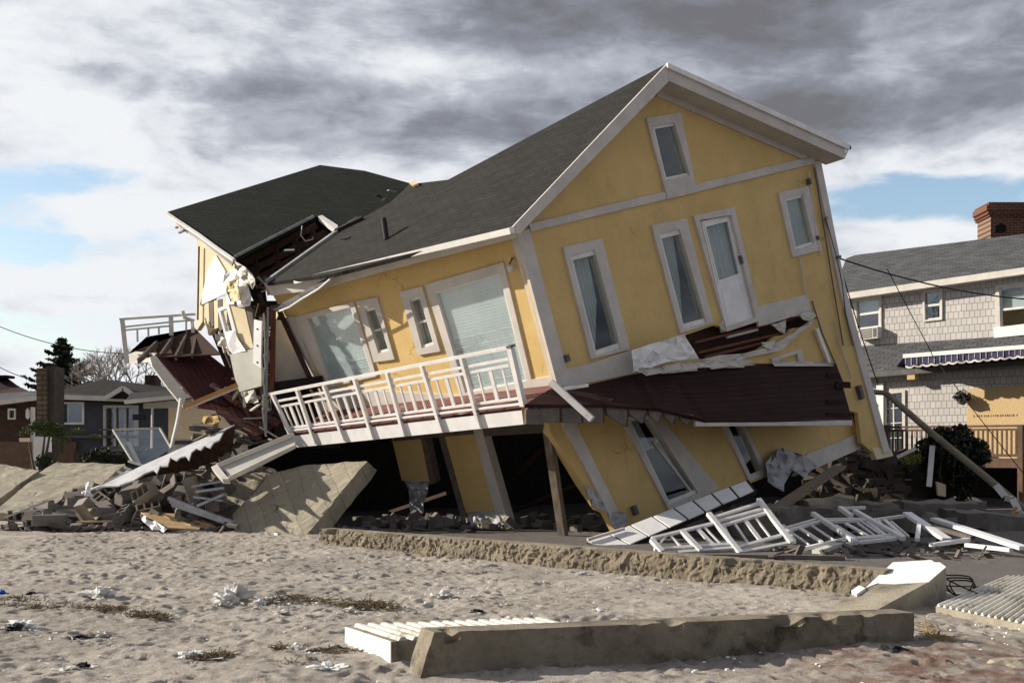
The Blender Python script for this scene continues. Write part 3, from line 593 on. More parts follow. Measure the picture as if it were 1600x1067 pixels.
# basement shell, the shade inside put into its near-black colour
bs = P(470, 690, 27.5)
def wallbox(name, a, b, z0, z1, th, m): 
    a = Vector((a[0], a[1], 0)); b = Vector((b[0], b[1], 0)); n = Vector((-(b - a).y, (b - a).x, 0)).normalized() * th
    return MB().prism([a + Vector((0, 0, z0)), b + Vector((0, 0, z0)), b + Vector((0, 0, z1)), a + Vector((0, 0, z1))], n).build(name, m, house)
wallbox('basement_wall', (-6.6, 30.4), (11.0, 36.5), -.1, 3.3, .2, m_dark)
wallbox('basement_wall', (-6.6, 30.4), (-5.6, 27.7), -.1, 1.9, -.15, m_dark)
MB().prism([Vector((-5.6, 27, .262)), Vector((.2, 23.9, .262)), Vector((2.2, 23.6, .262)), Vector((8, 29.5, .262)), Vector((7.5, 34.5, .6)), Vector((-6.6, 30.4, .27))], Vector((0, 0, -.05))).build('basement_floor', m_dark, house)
for a, b, w in (((805, 797), (940, 742), .1), ((810, 740), (850, 700), .06), ((610, 800), (700, 770), .12)):
    MB().bar(ls.hit(*a, -1.2), ls.hit(*b, -1.4), w, .08).build('fallen_stud', m_rafter, house)

# balcony along the sunny side
bal = None
BO = 1.15
fl0 = [spl.hit(452, 677, BO), spl.hit(818, 633, BO), spl.hit(872, 600, .02), spl.hit(512, 642, .02)]
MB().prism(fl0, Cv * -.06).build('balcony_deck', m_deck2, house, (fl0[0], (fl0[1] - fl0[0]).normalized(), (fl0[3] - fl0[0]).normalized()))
for k in range(7):
    a = lerp2((452, 677), (818, 636), k / 6); b = lerp2((512, 645), (865, 604), k / 6)
    MB().bar(spl.hit(a[0], a[1] + 7, BO - .03), spl.hit(b[0], b[1] + 7, .05), .05, .18, Cv).build('joist', m_joist, house)
panel('balcony_fascia', spl, [(448, 682), (817, 641), (821.5, 662.5), (463, 699)], BO + .02, BO - .03, m_white, house)
for dv, m in ((-6, m_white), (-2.5, m_deck2)):
    MB().bar(spl.hit(450, 679 + dv, BO + .03), spl.hit(814, 637 + dv, BO + .03), .04, .035, Cv).build('deck_edge_strip', m, house)
railing = MB().bar(spl.hit(420, 616, BO), spl.hit(799, 542, BO), .09, .055, Cv).build('railing', m_rail, house)
posts = [((426, 617), (461, 694)), ((464.5, 610), (493, 694)), ((506, 602), (538, 689)), ((554, 592), (583, 686)), ((605, 582), (632, 681)), ((659, 571.6), (691, 675)), ((721, 559), (750, 668)), ((798, 545), (818, 634))]
for i, (a, b) in enumerate(posts):
    w = .075 if i < 7 else .10
    MB().bar(spl.hit(*a, BO + .02), spl.hit(*b, BO + (.055 if i < 7 else .02)), w, w, spl.n).build('post', m_rail, railing)
def onl(p0, p1, u): t = (u - p0[0]) / (p1[0] - p0[0]); return lerp2(p0, p1, t)
for p0, p1 in (((431, 627), (795, 561)), ((433, 636), (795, 571)), ((446, 669), (812, 622))):
    MB().bar(spl.hit(*p0, BO), spl.hit(*p1, BO), .045, .045, Cv).build('rail', m_rail, railing)
def isect(p, d, q, e):
    den = d[0] * e[1] - d[1] * e[0]; t = ((q[0] - p[0]) * e[1] - (q[1] - p[1]) * e[0]) / den; return (p[0] + d[0] * t, p[1] + d[1] * t)
for i in range(7):
    for k in range(3):
        t = (k + 1) / 4; a = lerp2(posts[i][0], posts[i + 1][0], t); b = lerp2(posts[i][1], posts[i + 1][1], t)
        d = (b[0] - a[0], b[1] - a[1]); pa_ = isect(a, d, (433, 636), (362, -65)); pb_ = isect(a, d, (446, 669), (366, -47))
        w = .085 if k == 1 else .035
        MB().bar(spl.hit(*pa_, BO), spl.hit(*pb_, BO), w, .03, spl.n).build('baluster', m_rail, railing)
kq = spl.hit(798, 541, BO); MB().box(kq, A * .06, gp.n * .06, Cv * .02).build('post_cap', m_greyb, railing)

# maroon deck peeled off the gable side
up_px = [(872, 604), (919.5, 601), (998, 583), (1060, 577), (1179, 568), (1307, 568)]
lo_px = [(820, 632), (944, 632), (1027, 638), (1105, 657), (1215, 658), (1332, 657)]
offs = [(.02, 1.22), (.06, 1.16), (.06, 1.1), (.06, 1.04), (.06, 1.0), (.05, .95)]
UU = [gp.hit(*p, o[0]) for p, o in zip(up_px, offs)]; LL = [gp.hit(*p, o[1]) for p, o in zip(lo_px, offs)]
mb = MB(); 
for i in range(5):
    a, b, c, d = UU[i], UU[i + 1], LL[i + 1], LL[i]; nn = (b - a).cross(d - a).normalized()
    if nn.dot(CAM - a) < 0: nn = -nn
    mb.prism([a, b, c, d], nn * -.05)
dU = (UU[5] - UU[1]).normalized(); dV = (UU[3] - LL[3]).normalized(); dV = (dV - dU * dV.dot(dU)).normalized()
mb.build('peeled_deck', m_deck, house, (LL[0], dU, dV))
for v0, u1 in ((586, 1306), (628, 1317), (648, 1324)):
    t_ = (v0 - 568) / 89; MB().bar(gp.hit(1292, v0, .10 + t_ * .88), gp.hit(u1 + 6, v0 + 1, .10 + t_ * .88), .10, .02, gp.n).build('loose_plank', m_deck, house)
for q in ([(1105, 570), (1160, 566), (1163, 574), (1112, 577)], [(1206, 566), (1300, 566), (1302, 572), (1210, 572)], [(1030, 578), (1088, 573), (1090, 579), (1034, 584)]): crumple('torn_flap', gp, subdiv(q, 3, 1.5), .16, .03, m_trim, house, 3)
MB().bar(gp.hit(1306, 601, .5), gp.hit(1328, 601.5, .52), .14, .04, gp.n).build('loose_plank', m_deck, house)
jq = [[(824, 637), (841, 637), (841, 660), (824, 660)], [(843, 637), (874, 636), (874, 660), (844, 660)], [(877, 636), (908, 636), (908, 661), (879, 660)], [(911, 635), (942, 635), (942, 661), (912, 661)],
      [(945, 633), (980, 640), (978.6, 667), (950, 648)], [(981, 636), (1010, 641), (1004, 661), (984.5, 647)], [(1013, 638), (1036, 641), (1028, 661), (1016, 649)], [(1037, 641), (1058, 645), (1051, 663), (1040, 652)], [(1060, 644), (1084, 648), (1074, 664), (1064, 656)]]
for i_, q in enumerate(jq):
    o_ = 1.17 - i_ * .02; panel('joist', gp, q, o_, o_ - .05, m_joist, house)
    a_, b_ = q[1], q[2]; MB().prism([gp.hit(*a_, o_), gp.hit(*b_, o_), gp.hit(b_[0] - 6, b_[1] - 3, o_ - .5), gp.hit(a_[0] - 6, a_[1] - 1, o_ - .5)], A * .04).build('joist_side', m_rafter, house)
MB().bar(gp.hit(1086, 661.5, .98), gp.hit(1330, 660.5, .93), .05, .11, Cv).build('rim_board', m_trim, house)
MB().prism([gp.hit(822, 640, 1.28), gp.hit(845, 640, 1.27), gp.hit(850, 663, 1.2), gp.hit(822, 662, 1.25)], gp.n * -.04).build('rim_board', m_joist, house)
# torn white siding lump and gutters caught on the deck
crumple('torn_siding', gp, subdiv([(987, 547), (1030, 534), (1070, 522), (1080, 540), (1092, 560), (1040, 566), (1000, 580), (989, 582)], 3, 1.5), .42, .05, m_white, house)
crumple('torn_siding', gp, subdiv([(994, 580), (1060, 566), (1120, 562), (1150, 564), (1160, 552), (1168, 562), (1181, 570), (1120, 573), (1050, 579), (1010, 587)], 3, 1.5), .55, .05, m_trim, house)
crumple('torn_siding', gp, subdiv([(1094, 562), (1163, 552), (1205, 540), (1240, 520), (1262, 505), (1274, 486), (1268, 508), (1240, 530), (1222, 547), (1180, 556), (1110, 567)], 2, 3), .13, .03, m_trim, house)
for q in ([(1205, 507), (1228, 500), (1226, 522), (1216, 516)], [(1250, 492), (1268, 484), (1276, 493), (1266, 503), (1256, 500)], [(1190, 535), (1212, 532), (1206, 546), (1196, 543)], [(1125, 503), (1131, 500), (1134, 515), (1128, 517)]):
    crumple('torn_flap', gp, subdiv(q, 2, 1.5), .16, .04, m_trim, house, 3)
MB().bar(gp.hit(861, 597, 1.2), gp.hit(925, 655, 1.75), .14, .10).build('hanging_gutter', m_gutter, house)
MB().bar(gp.hit(872, 609, 1.0), gp.hit(918, 602, .9), .05, .05).build('loose_strip', m_gutter, house)
MB().bar(spl.hit(817, 632, BO + .03), spl.hit(821, 662, BO + .03), .06, .04).build('corner_board', m_orange, house)

# ---- the broken left part of the house
def PL(u, v, Y): return P(u, v, Y + 1.7)
q1, q2, q3 = PL(262, 331, 27.4), PL(367, 402, 25.6), PL(500, 258, 29.0)
lr = Pl(q1, q2, q3); lr.U = (q2 - q3).normalized(); lr.V = lr.n.cross(lr.U).normalized(); lr.U, lr.V = lr.V, lr.U
lpx = [(262, 331), (500, 258), (570, 267), (650, 289), (628, 297), (612, 318), (560, 346), (538, 360), (527, 356), (499, 338), (487, 341), (430, 371), (367, 403), (340, 384), (313, 364)]
MB().prism(H(lr, lpx), lr.n * -.1).build('broken_roof', m_roof2, house, uvp(lr))
MB().tube([lr.hit(u, v + 3, .0) for u, v in ((262, 332), (313, 366), (340, 386), (366, 404))], [.05] * 4, 5).build('broken_gutter', m_gutter, house)
panel('fascia', lr, [(264, 335), (313, 368), (366, 407), (362, 414), (312, 374), (280, 354)], -.11, -.16, m_trim, house)
for (u, v) in ((283, 352), (288, 360)): MB().bar(lr.hit(u, v, -.1), lr.hit(u - 8, v + 4, -.3), .05, .04).build('splinter', m_wood, house)
MB().bar(lr.hit(367, 401, .01), lr.hit(490, 338, .01), .05, .06).build('roof_flashing', m_flash, house)
MB().bar(rp.hit(527, 361, .03), rp.hit(416, 440, .03), .14, .06, rp.n).build('roof_flashing', m_flash, house)
panel('torn_deck_edge', lr, [(497, 338), (503, 336), (528, 352), (526, 360), (512, 350)], .03, -.1, m_gutter, house)
# black sheet painted as the shade of the attic hole, rafters before it
cv = Pl(PL(367, 410, 26.3), PL(525, 360, 26.6), PL(415, 470, 26.2))
panel('attic_shade_sheet', cv, [(362, 398), (487, 338), (540, 352), (520, 372), (414, 450), (418, 480), (396, 470)], -.5, -.6, m_dark, house)
for a, b in (((380, 412), (495, 352)), ((392, 424), (512, 362)), ((405, 436), (505, 378)), ((398, 405), (402, 440)), ((430, 388), (436, 424)), ((460, 372), (468, 405)), ((487, 358), (492, 388))):
    MB().bar(cv.hit(*a, -.3), cv.hit(*b, -.3), .06, .16, Vector((0, 0, 1))).build('rafter', m_rafter, house)
MB().tube([cv.hit(u, v, .05) for u, v in ((472, 353), (470, 368), (477, 377), (489, 374), (489, 370))], .012, 5).build('loose_wire', m_trim, house)
for i in range(14):
    u = random.uniform(385, 420); v = random.uniform(438, 490); c_ = cv.hit(u, v, random.uniform(-.2, .15)); d_ = Vector((random.uniform(-1, 1), random.uniform(-.5, .5), random.uniform(-1, 1))).normalized()
    MB().bar(c_ - d_ * .16, c_ + d_ * .16, random.uniform(.04, .10), .03).build('splinter', random.choice((m_wood, m_greyb, m_rafter, m_pale, m_flash)), house)
# yellow remains of the far wall
fw = Pl(PL(308, 370, 27.0), PL(308, 517, 27.3), PL(365, 420, 25.9))
panel('far_wall_strip', fw, [(308, 368), (322, 376), (366, 410), (368, 430), (352, 424), (338, 404), (331, 470), (322, 475), (333, 515), (326, 524), (318, 500), (307, 517)], 0, -.12, m_cream, house)
panel('white_sheathing', fw, [(337, 399), (352, 424), (350, 460), (312, 477), (325, 420)], .04, .0, m_white, house)
for i in range(5):
    u = 320 + i * 7; panel('siding_board', fw, [(u, 474 - i * 2), (u + 6, 473 - i * 2), (u + 7, 506 + i * 3), (u + 1, 508 + i * 3)], .02 + .01 * (i % 2), -.04, m_joist if i % 2 else m_cream, house)
MB().tube([fw.hit(u, v, .08) for u, v in ((311, 385), (310, 440), (309, 500))], .025).build('conduit', m_wood, house)
crumple('broken_wall_chunk', fw, subdiv([(344, 431), (366, 420), (380, 425), (392, 462), (390, 478), (372, 480), (353, 476)], 2, 3), .45, .06, m_white, house)
crumple('broken_wall_chunk', fw, subdiv([(352, 440), (372, 436), (375, 466), (360, 472)], 2, 3), .62, .04, m_cream, house)
crumple('broken_wall_chunk', fw, subdiv([(366, 408), (384, 418), (398, 436), (394, 452), (382, 440), (370, 428)], 2, 3), .5, .05, m_trim, house)
# hanging window frame, cream panel, grey board, perforated corner strip
hp = Pl(PL(340, 480, 25.6), PL(400, 470, 24.9), PL(370, 590, 25.4))
wf = ring(MB(), hp, [(339.5, 482), (357, 475), (378, 552), (366, 556), (357, 546)], [(344, 486), (354, 482), (370, 545), (364, 548), (358, 540)], .05, -.05).build('hanging_window', m_white, house)
MB().prism(H(hp, [(345, 487), (354, 483), (369, 544), (359, 540)], 0), hp.n * -.01).build('pane', m_glass, wf)
crumple('white_curtain', hp, [(352, 518), (366, 516), (372, 530), (384, 548), (364, 552), (356, 540)], .1, .03, m_white, house, 3)
panel('cream_panel', hp, [(357, 476), (380, 472), (396, 543), (378, 549)], .03, -.06, m_cream, house)
panel('siding_board', hp, [(380, 472), (394, 484), (398, 545), (396, 543)], .02, -.05, m_joist, house)
panel('grey_board', hp, [(359, 554), (398, 544), (408, 569), (408, 603), (374, 612), (367, 591)], .10, .05, m_greyp, house)
sp_ = panel('perforated_strip', hp, [(396.6, 499), (408.5, 502), (407.5, 575), (395.5, 567)], .16, .12, m_white, house)
for v in (514, 540, 566): MB().tube([hp.hit(402, v, .15), hp.hit(402, v, .17)], .022, 8).build('hole', m_greyb, sp_)
mb = MB(); 
for i in range(9):
    v = 490 + i * 21; mb.bar(hp.hit(412 + random.uniform(-2, 2), v, .1), hp.hit(413 + random.uniform(-3, 3), v + 24, .12), .07 + random.uniform(-.03, .04), .03)
mb.build('shredded_strip', m_greyp, house)
MB().bar(hp.hit(419, 480, .0), hp.hit(415, 675, .25), .05, .05).build('flashing_strip', m_flash, house)
MB().bar(PL(427, 478, 25.0), PL(425, 615, 25.0), .14, .10).build('corner_stud', m_stud, house)
MB().bar(PL(437, 487, 25.2), PL(494, 612, 25.2), .15, .10).build('leaning_stud', m_rafter, house)
bw = Pl(PL(430, 500, 25.6), PL(470, 500, 25.6), PL(430, 600, 25.6))
panel('inner_wall', bw, [(430, 500), (445, 500), (478, 590), (430, 602)], 0, -.08, m_trim, house)
MB().bar(PL(432, 606, 25.1), PL(505, 596, 25.1), .2, .25).build('sill_beam', m_dark, house)
MB().prism([PL(428, 585, 26.6), PL(530, 575, 26.3), PL(530, 700, 26.3), PL(428, 700, 26.6)], Vector((0, .15, 0))).build('gap_shade_sheet', m_dark, house)  # black sheet added as shade in the bright gap below the side wall
# far small balcony
fb = 27.0
frl = MB().bar(PL(187, 499, fb), PL(305, 491, fb), .07, .045).build('far_railing', m_trim, house)
for a, b, w in (((191, 500), (198.5, 568), .10), ((267, 495), (268, 524), .10), ((214.5, 513), (215, 534), .035), ((231.7, 511), (232, 527), .035), ((248, 510), (248.5, 522), .035), ((291, 502), (291, 517), .035)):
    MB().bar(PL(*a, fb), PL(*b, fb), w, .04, Vector((0, 1, 0))).build('post' if w > .05 else 'baluster', m_trim, frl)
for a, b in (((193, 511), (268, 503)), ((194, 516), (268, 509)), ((268, 503), (304, 500))): MB().bar(PL(*a, fb), PL(*b, fb), .03, .04).build('rail', m_trim, frl)
MB().tube([PL(u, v, 26.9) for u, v in ((285.6, 486), (288, 496), (300, 500), (302, 520))], .045).build('bent_pipe', m_trim, house)
MB().prism([PL(201.5, 553, fb), PL(229, 528, fb), PL(305, 515, fb), PL(345, 555, 25.9), PL(245, 560, 26)], Vector((0, 0, .03))).build('far_deck', m_rafter, house)
MB().prism([PL(201.5, 553, fb - .1), PL(212, 549, fb - .1), PL(245, 552, 26.2), PL(239, 565, 26.2), PL(202, 568, fb - .1)], Vector((0, .04, 0))).build('far_fascia', m_trim, house)
for a, b in (((243, 532), (214, 560)), ((268, 525), (246, 556)), ((290, 520), (272, 555)), ((305, 520), (298, 552))):
    MB().prism([PL(*a, 26.9), PL(a[0] + 1, a[1] + 12, 26.85), PL(b[0] + 1, b[1] + 8, 26.0), PL(*b, 26.0)], Vector((.05, 0, 0))).build('joist', m_joist, house)
# left maroon deck sheet falling towards the rubble
dp = Pl(PL(242, 553, 26.0), PL(322, 550, 26.8), PL(300, 630, 25.3)); dp.U = (PL(322, 550, 26.8) - PL(370, 600, 25.9)).normalized(); dp.V = dp.n.cross(dp.U).normalized()
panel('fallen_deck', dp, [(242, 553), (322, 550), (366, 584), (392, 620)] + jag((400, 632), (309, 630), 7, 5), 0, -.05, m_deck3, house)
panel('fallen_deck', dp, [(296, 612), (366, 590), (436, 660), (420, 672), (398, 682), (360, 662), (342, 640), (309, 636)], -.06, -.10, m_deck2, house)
panel('deck_edge_board', dp, [(234, 557), (243, 555), (285, 608), (292, 618), (286, 634), (276, 622), (262, 605), (238, 572)], .02, -.03, m_trim, house)
MB().bar(dp.hit(340, 640, .25), dp.hit(402, 680, .2), .16, .05, dp.n).build('fallen_plank', m_deck2, house)
MB().bar(dp.hit(370, 628, .1), dp.hit(436, 662, .1), .2, .05, dp.n).build('fallen_plank', m_deck2, house)
MB().bar(dp.hit(330, 600, .12), dp.hit(372, 632, .12), .14, .04, dp.n).build('fallen_plank', m_deck2, house)
MB().bar(PL(287, 636, 24.8), PL(371, 601, 24.8), .05, .09).build('handrail_board', m_orange, house)
MB().bar(PL(289, 640, 24.8), PL(371, 606, 24.8), .05, .04).build('handrail_board', m_trim, house)
MB().tube([PL(283, 622, 25), PL(278, 655, 25), PL(268, 698, 25)], .045).build('bent_pipe', m_gutter, house)
crumple('insulation', Pl(PL(320, 650, 25.6), PL(345, 650, 25.4), PL(330, 680, 25.4)), subdiv([(318, 650), (338, 646), (345, 655), (340, 668), (322, 680), (314, 672)], 2, 2), .0, .1, m_insul, house, 4)
MB().prism([PL(338, 470, 27.4), PL(445, 470, 27.2), PL(445, 650, 27.2), PL(380, 640, 27.4), PL(352, 575, 27.4), PL(330, 520, 27.4)], Vector((0, .15, 0))).build('inner_shade_sheet', m_rafter, house)  # dark sheet added behind the torn end, standing in for interior shade
for i in range(46):
    u = random.uniform(345, 428); v = random.uniform(492, 640)
    c_ = PL(u, v, random.uniform(25.6, 26.2)); d_ = Vector((random.uniform(-.5, .5), random.uniform(-.5, .5), random.uniform(-1, 1))).normalized()
    MB().bar(c_ - d_ * random.uniform(.12, .45), c_ + d_ * random.uniform(.1, .4), random.uniform(.04, .13), random.uniform(.02, .05)).build('splinter', random.choice((m_trim, m_joist, m_greyp, m_cream, m_stud, m_rafter, m_wood)), house)
for q, m_ in (([(388, 560), (404, 556), (402, 590), (392, 600)], m_insul), ([(335, 520), (352, 528), (356, 545), (340, 540)], m_trim), ([(376, 612), (398, 608), (404, 628), (380, 630)], m_greyp), ([(404, 600), (420, 598), (424, 640), (410, 650)], m_joist)):
    crumple('torn_wall_piece', hp, subdiv(q, 2, 2), -.1, .06, m_, house, 4)
for (a_, b_) in (((566, 341), (524, 361)), ((545, 349), (560, 341))): MB().bar(rp.hit(*a_, .04), rp.hit(*b_, .04), .10, .08, rp.n).build('roof_gap_shade', m_black, house)  # black bars painted as the shade of the gap between the two roofs
for (u, v) in ((592, 306), (612, 299), (600, 312), (452, 391), (470, 396), (540, 372)):
    q_ = rp.hit(u, v, .03); d_ = Vector((random.gauss(0, 1), random.gauss(0, 1), 0)).normalized() * .12; MB().bar(q_ - d_, q_ + d_, .07, .02, rp.n).build('lifted_shingle', random.choice((m_black, m_flash)), house)
MB().prism([rp.hit(640, 288, .02), rp.hit(651, 285, .02), rp.hit(655, 290, .02), rp.hit(647, 293, .02)], rp.n * .05).build('exposed_sheathing', m_pale, house)
for i in range(20):
    u = random.uniform(318, 430); v = random.uniform(560, 665) if i % 2 else random.uniform(620, 680)
    c_ = PL(u, v, random.uniform(25.1, 25.9)); d_ = Vector((random.uniform(-1, 1), random.uniform(-.5, .5), random.uniform(-.6, .6))).normalized()
    if u < 366 and v < 640: continue
    MB().bar(c_ - d_ * random.uniform(.15, .4), c_ + d_ * .2, random.uniform(.05, .14), .03).build('splinter', random.choice((m_trim, m_joist, m_greyp, m_deck2, m_flash)), house)
# ------------------------------------------------------------------ shared builders for everything else
from mathutils import noise as mnoise
def copy_tree(o, parent=None):
    c = o.copy(); link(c); ORG[c.name] = ORG.get(o.name, Vector())
    if parent: c.parent = parent
    for ch in list(o.children): copy_tree(ch, c)
    return c
def leaves(mb, c, rad, n, size, flat=1.0, shell=.35):
    c = Vector(c)
    for _ in range(n):
        while True:
            d = Vector((random.uniform(-1, 1), random.uniform(-1, 1), random.uniform(-1, 1)))
            if shell < d.length < 1: break
        p = c + Vector((d.x * rad[0], d.y * rad[1], d.z * rad[2])); a = Vector((random.gauss(0, 1), random.gauss(0, 1), random.gauss(0, 1) * flat)).normalized()
        b = a.cross(Vector((random.gauss(0, 1), random.gauss(0, 1), random.gauss(0, 1)))).normalized(); s = size * random.uniform(.6, 1.3)
        k = len(mb.v); mb.v += [p - a * s, p + b * s * .45, p + a * s, p - b * s * .45]; mb.f.append((k, k + 1, k + 2, k + 3))
def rough_beam(name, p, q, h0, h1, thick, amp, m, n=160, label=None, cat=None, group=None, fs=6.0, seg=7, endfn=None, parent=None):
    # a long concrete beam lying on the ground, its faces eroded
    p, q = Vector(p), Vector(q); d = (q - p).normalized(); sd = Vector((-d.y, d.x, 0)).normalized()
    if sd.y < 0: sd = -sd
    mb = MB(); prof = []
    for i in range(seg + 1): prof.append((0, i / seg))
    for i in range(1, 4): prof.append((i / 3, 1))
    for i in range(1, 3): prof.append((1, 1 - i / 2))
    np_ = len(prof)
    for i in range(n + 1):
        t = i / n; c = p.lerp(q, t); h = h0 + (h1 - h0) * t
        for (a, b) in prof:
            v = c + sd * a * thick + Vector((0, 0, -.12 + (h + .12) * b))
            nv = mnoise.noise_vector(v * fs) * .45 + mnoise.noise_vector(v * fs * 2.9) * .4 + mnoise.noise_vector(v * fs * .3) * .35; k = amp * (1 if b < .99 else .35) * (1 if a == 0 else .4)
            v += Vector((nv.x * k, nv.y * k, nv.z * k * .5))
            if b > .8 and a < .4: cz = max(0, mnoise.noise(c * 3.3 + Vector((7, 0, 0))) - .18) * .22; v += Vector((0, 0, -cz)) + sd * cz * (1 - a)
            mb.v.append(v)
    for i in range(n):
        for j in range(np_ - 1): a = i * np_ + j; mb.f.append((a, a + 1, a + np_ + 1, a + np_))
    mb.f.append(tuple(range(np_))); mb.f.append(tuple(n * np_ + j for j in reversed(range(np_))))
    return mb.build(name, m, parent, label=label, cat=cat, group=group)
def T(name, mb, m, label, cat, group=None, uv=None): return mb.build(name, m, None, uv, label=label, cat=cat, group=group)

# ------------------------------------------------------------------ neighbour house on the right
nd = Vector((-1.079, 1, 0)).normalized(); p0 = P(1441, 470, 39)
nw = Pl(p0, p0 + nd, p0 + Vector((0, 0, 1)))
nb = thing('neighbour_house', P(1480, 745, 40), 'grey shingle sided house with brick chimney and boarded window at right behind the wreck', 'house')
W1 = [(1337, 471), (1374, 465), (1374, 510), (1340, 514)]; W2 = [(1444, 457), (1469, 454), (1469, 497), (1445, 500)]; W3 = [(1561, 450), (1640, 440), (1640, 512), (1563, 519)]
MB().holed(H(nw, [(1290, 470), (1660, 412), (1660, 560), (1300, 560)]), [H(nw, W1), H(nw, W2), H(nw, W3)], nw.n * -.25).build('upper_wall', m_shing, nb, uvp(nw))
for o_, i_, mu in (([(1333, 467), (1377, 461), (1377, 512), (1336, 517)], W1, (.5,)), ([(1441, 454), (1472, 450.5), (1472, 499.5), (1442, 503)], W2, (.5,)), ([(1555, 446), (1650, 433), (1650, 519), (1557, 526)], W3, (.5,))):
    w = ring(MB(), nw, o_, i_, .06, -.05).build('window', m_creamn, nb)
    ss = inset(i_, .07); sm = ring(MB(), nw, i_, ss, 0, -.06)
    for t in mu: sm.bar(nw.hit(*lerp2(ss[0], ss[3], t), -.03), nw.hit(*lerp2(ss[1], ss[2], t), -.03), .07, .05, nw.n)
    sm.build('sash', m_sash, w); MB().prism(H(nw, ss, -.05), nw.n * -.01).build('pane', m_glass2, w)
    MB().prism(H(nw, [lerp2(i_[0], i_[3], 0), lerp2(i_[1], i_[2], 0), lerp2(i_[1], i_[2], .5), lerp2(i_[0], i_[3], .5)], -.15), nw.n * -.02).build('blind', m_blind if i_ is not W2 else m_ink, w, uvp(nw))
panel('window_sill', nw, [(1552, 512), (1650, 500), (1650, 518), (1553, 528)], .10, .05, m_white, nb)
MB().prism(H(nw, [(1295, 465), (1660, 405), (1660, 560), (1300, 560)], -3), nw.n * -.2).build('rear_wall', m_dark, nb)
# window air conditioner
ac = MB(); ac.prism(H(nw, [(1342, 513), (1371, 510), (1371, 528), (1343, 531)], .35), nw.n * -.5); acb = ac.build('air_conditioner', m_creamn, nb)
g_ = MB(); 
for k in range(5): g_.bar(nw.hit(1344, 516 + k * 3, .355), nw.hit(1362, 514 + k * 3, .355), .02, .03)
g_.prism(H(nw, [(1364, 513), (1369, 512.5), (1369, 526), (1364, 526.5)], .36), nw.n * -.02); g_.build('grille', m_greyb, acb)
# main roof
ev = nw.n * .45; e1, e2 = nw.hit(1300, 462, .45), nw.hit(1680, 409, .45)
ups = (-nw.n * math.cos(R(24)) + Vector((0, 0, 1)) * math.sin(R(24))); nrp = Pl(e1, e2, e1 + ups)
MB().prism([nrp.hit(1300, 461), nrp.hit(1680, 408), nrp.hit(1680, 355.5), nrp.hit(1336, 398.6), nrp.hit(1322, 404)], nrp.n * -.15).build('roof', m_roofn, nb, (e1, (e2 - e1).normalized(), ups))
MB().prism([nrp.hit(1680, 355.5), nrp.hit(1336, 398.6), nrp.hit(1336, 398.6) - nw.n * 4 - Vector((0, 0, 1.9)), nrp.hit(1680, 355.5) - nw.n * 4 - Vector((0, 0, 1.9))], Vector((0, 0, -.12))).build('roof', m_roofn, nb)
MB().bar(nw.hit(1300, 466, .46), nw.hit(1680, 412, .46), .10, .20).build('gutter', m_creamn, nb)
MB().prism([nw.hit(1300, 470, .42), nw.hit(1680, 418, .42), nw.hit(1680, 421, 0), nw.hit(1300, 473, 0)], Vector((0, 0, .03))).build('soffit', m_creamn, nb)
cq = Pl(P(1543, 340, 42), P(1643, 340, 42), P(1543, 300, 42)); cU = Vector((1, 0, 0))
ch = MB().prism([P(1548, 385, 42), P(1620, 385, 42), P(1620, 332, 42), P(1548, 332, 42)], Vector((0, 1.2, 0))).build('chimney', m_chim, nb, (P(1548, 385, 42), cU, Vector((0, 0, 1))))
mc = MB()
for v0, v1, e_ in ((338, 334, 2), (334, 329, 4), (329, 320, 6), (320, 316, 3)): mc.prism([P(1548 - e_, v0, 42 - e_ * .02), P(1640, v0, 42 - e_ * .02), P(1640, v1, 42 - e_ * .02), P(1548 - e_, v1, 42 - e_ * .02)], Vector((0, 1.3, 0)))
mc.build('chimney_cap', m_chim, ch, (P(1548, 385, 42), cU, Vector((0, 0, 1))))
MB().prism([P(1556, 364, 41.98), P(1572, 362, 41.98), P(1572, 352, 41.98), P(1564, 349, 41.98), P(1556, 353, 41.98)], Vector((0, .05, 0))).build('vent_shade_patch', m_dark, ch)  # solid dark plate stands in for the shade inside the vent
# lower roof, awning, lower wall
lo = 1.5
le1, le2 = nw.hit(1320, 586, lo + .4), nw.hit(1680, 556, lo + .4); lt1, lt2 = nw.hit(1320, 543, 0.02), nw.hit(1680, 518, 0.02)
MB().prism([le1, le2, lt2, lt1], Vector((0, 0, -.14))).build('lower_roof', m_roofn, nb, (le1, (le2 - le1).normalized(), (lt1 - le1).normalized()))
MB().bar(nw.hit(1350, 586.5, lo + .42), nw.hit(1680, 560, lo + .42), .06, .16).build('lower_fascia', m_greyb, nb)
D1 = [(1383, 616), (1409, 613), (1410, 720), (1384, 720)]
MB().holed(H(nw, [(1320, 588), (1680, 560), (1680, 730), (1320, 730)], lo), [H(nw, D1, lo)], nw.n * -.2).build('lower_wall', m_shing, nb, uvp(nw))
MB().prism(H(nw, [(1320, 590), (1680, 560), (1680, 860), (1320, 860)], .2), nw.n * -.2).build('foundation', m_dark, nb)
w = ring(MB(), nw, [(1378, 612), (1414, 609), (1414, 722), (1378, 722)], D1, lo + .05, lo - .05).build('glazed_door', m_creamn, nb)
mm = MB()
for t in (.22, .44, .66): mm.bar(nw.hit(*lerp2(D1[0], D1[3], t), lo - .05), nw.hit(*lerp2(D1[1], D1[2], t), lo - .05), .04, .03)
mm.bar(nw.hit(1396, 615, lo - .05), nw.hit(1397, 720, lo - .05), .04, .03, nw.n); mm.build('glazing_bar', m_creamn, w)
MB().prism(H(nw, D1, lo - .08), nw.n * -.01).build('pane', m_glass2, w); MB().prism(H(nw, D1, lo - .16), nw.n * -.01).build('shade_backing', m_dark, w)  # dark sheet behind the door glass stands in for the unlit room
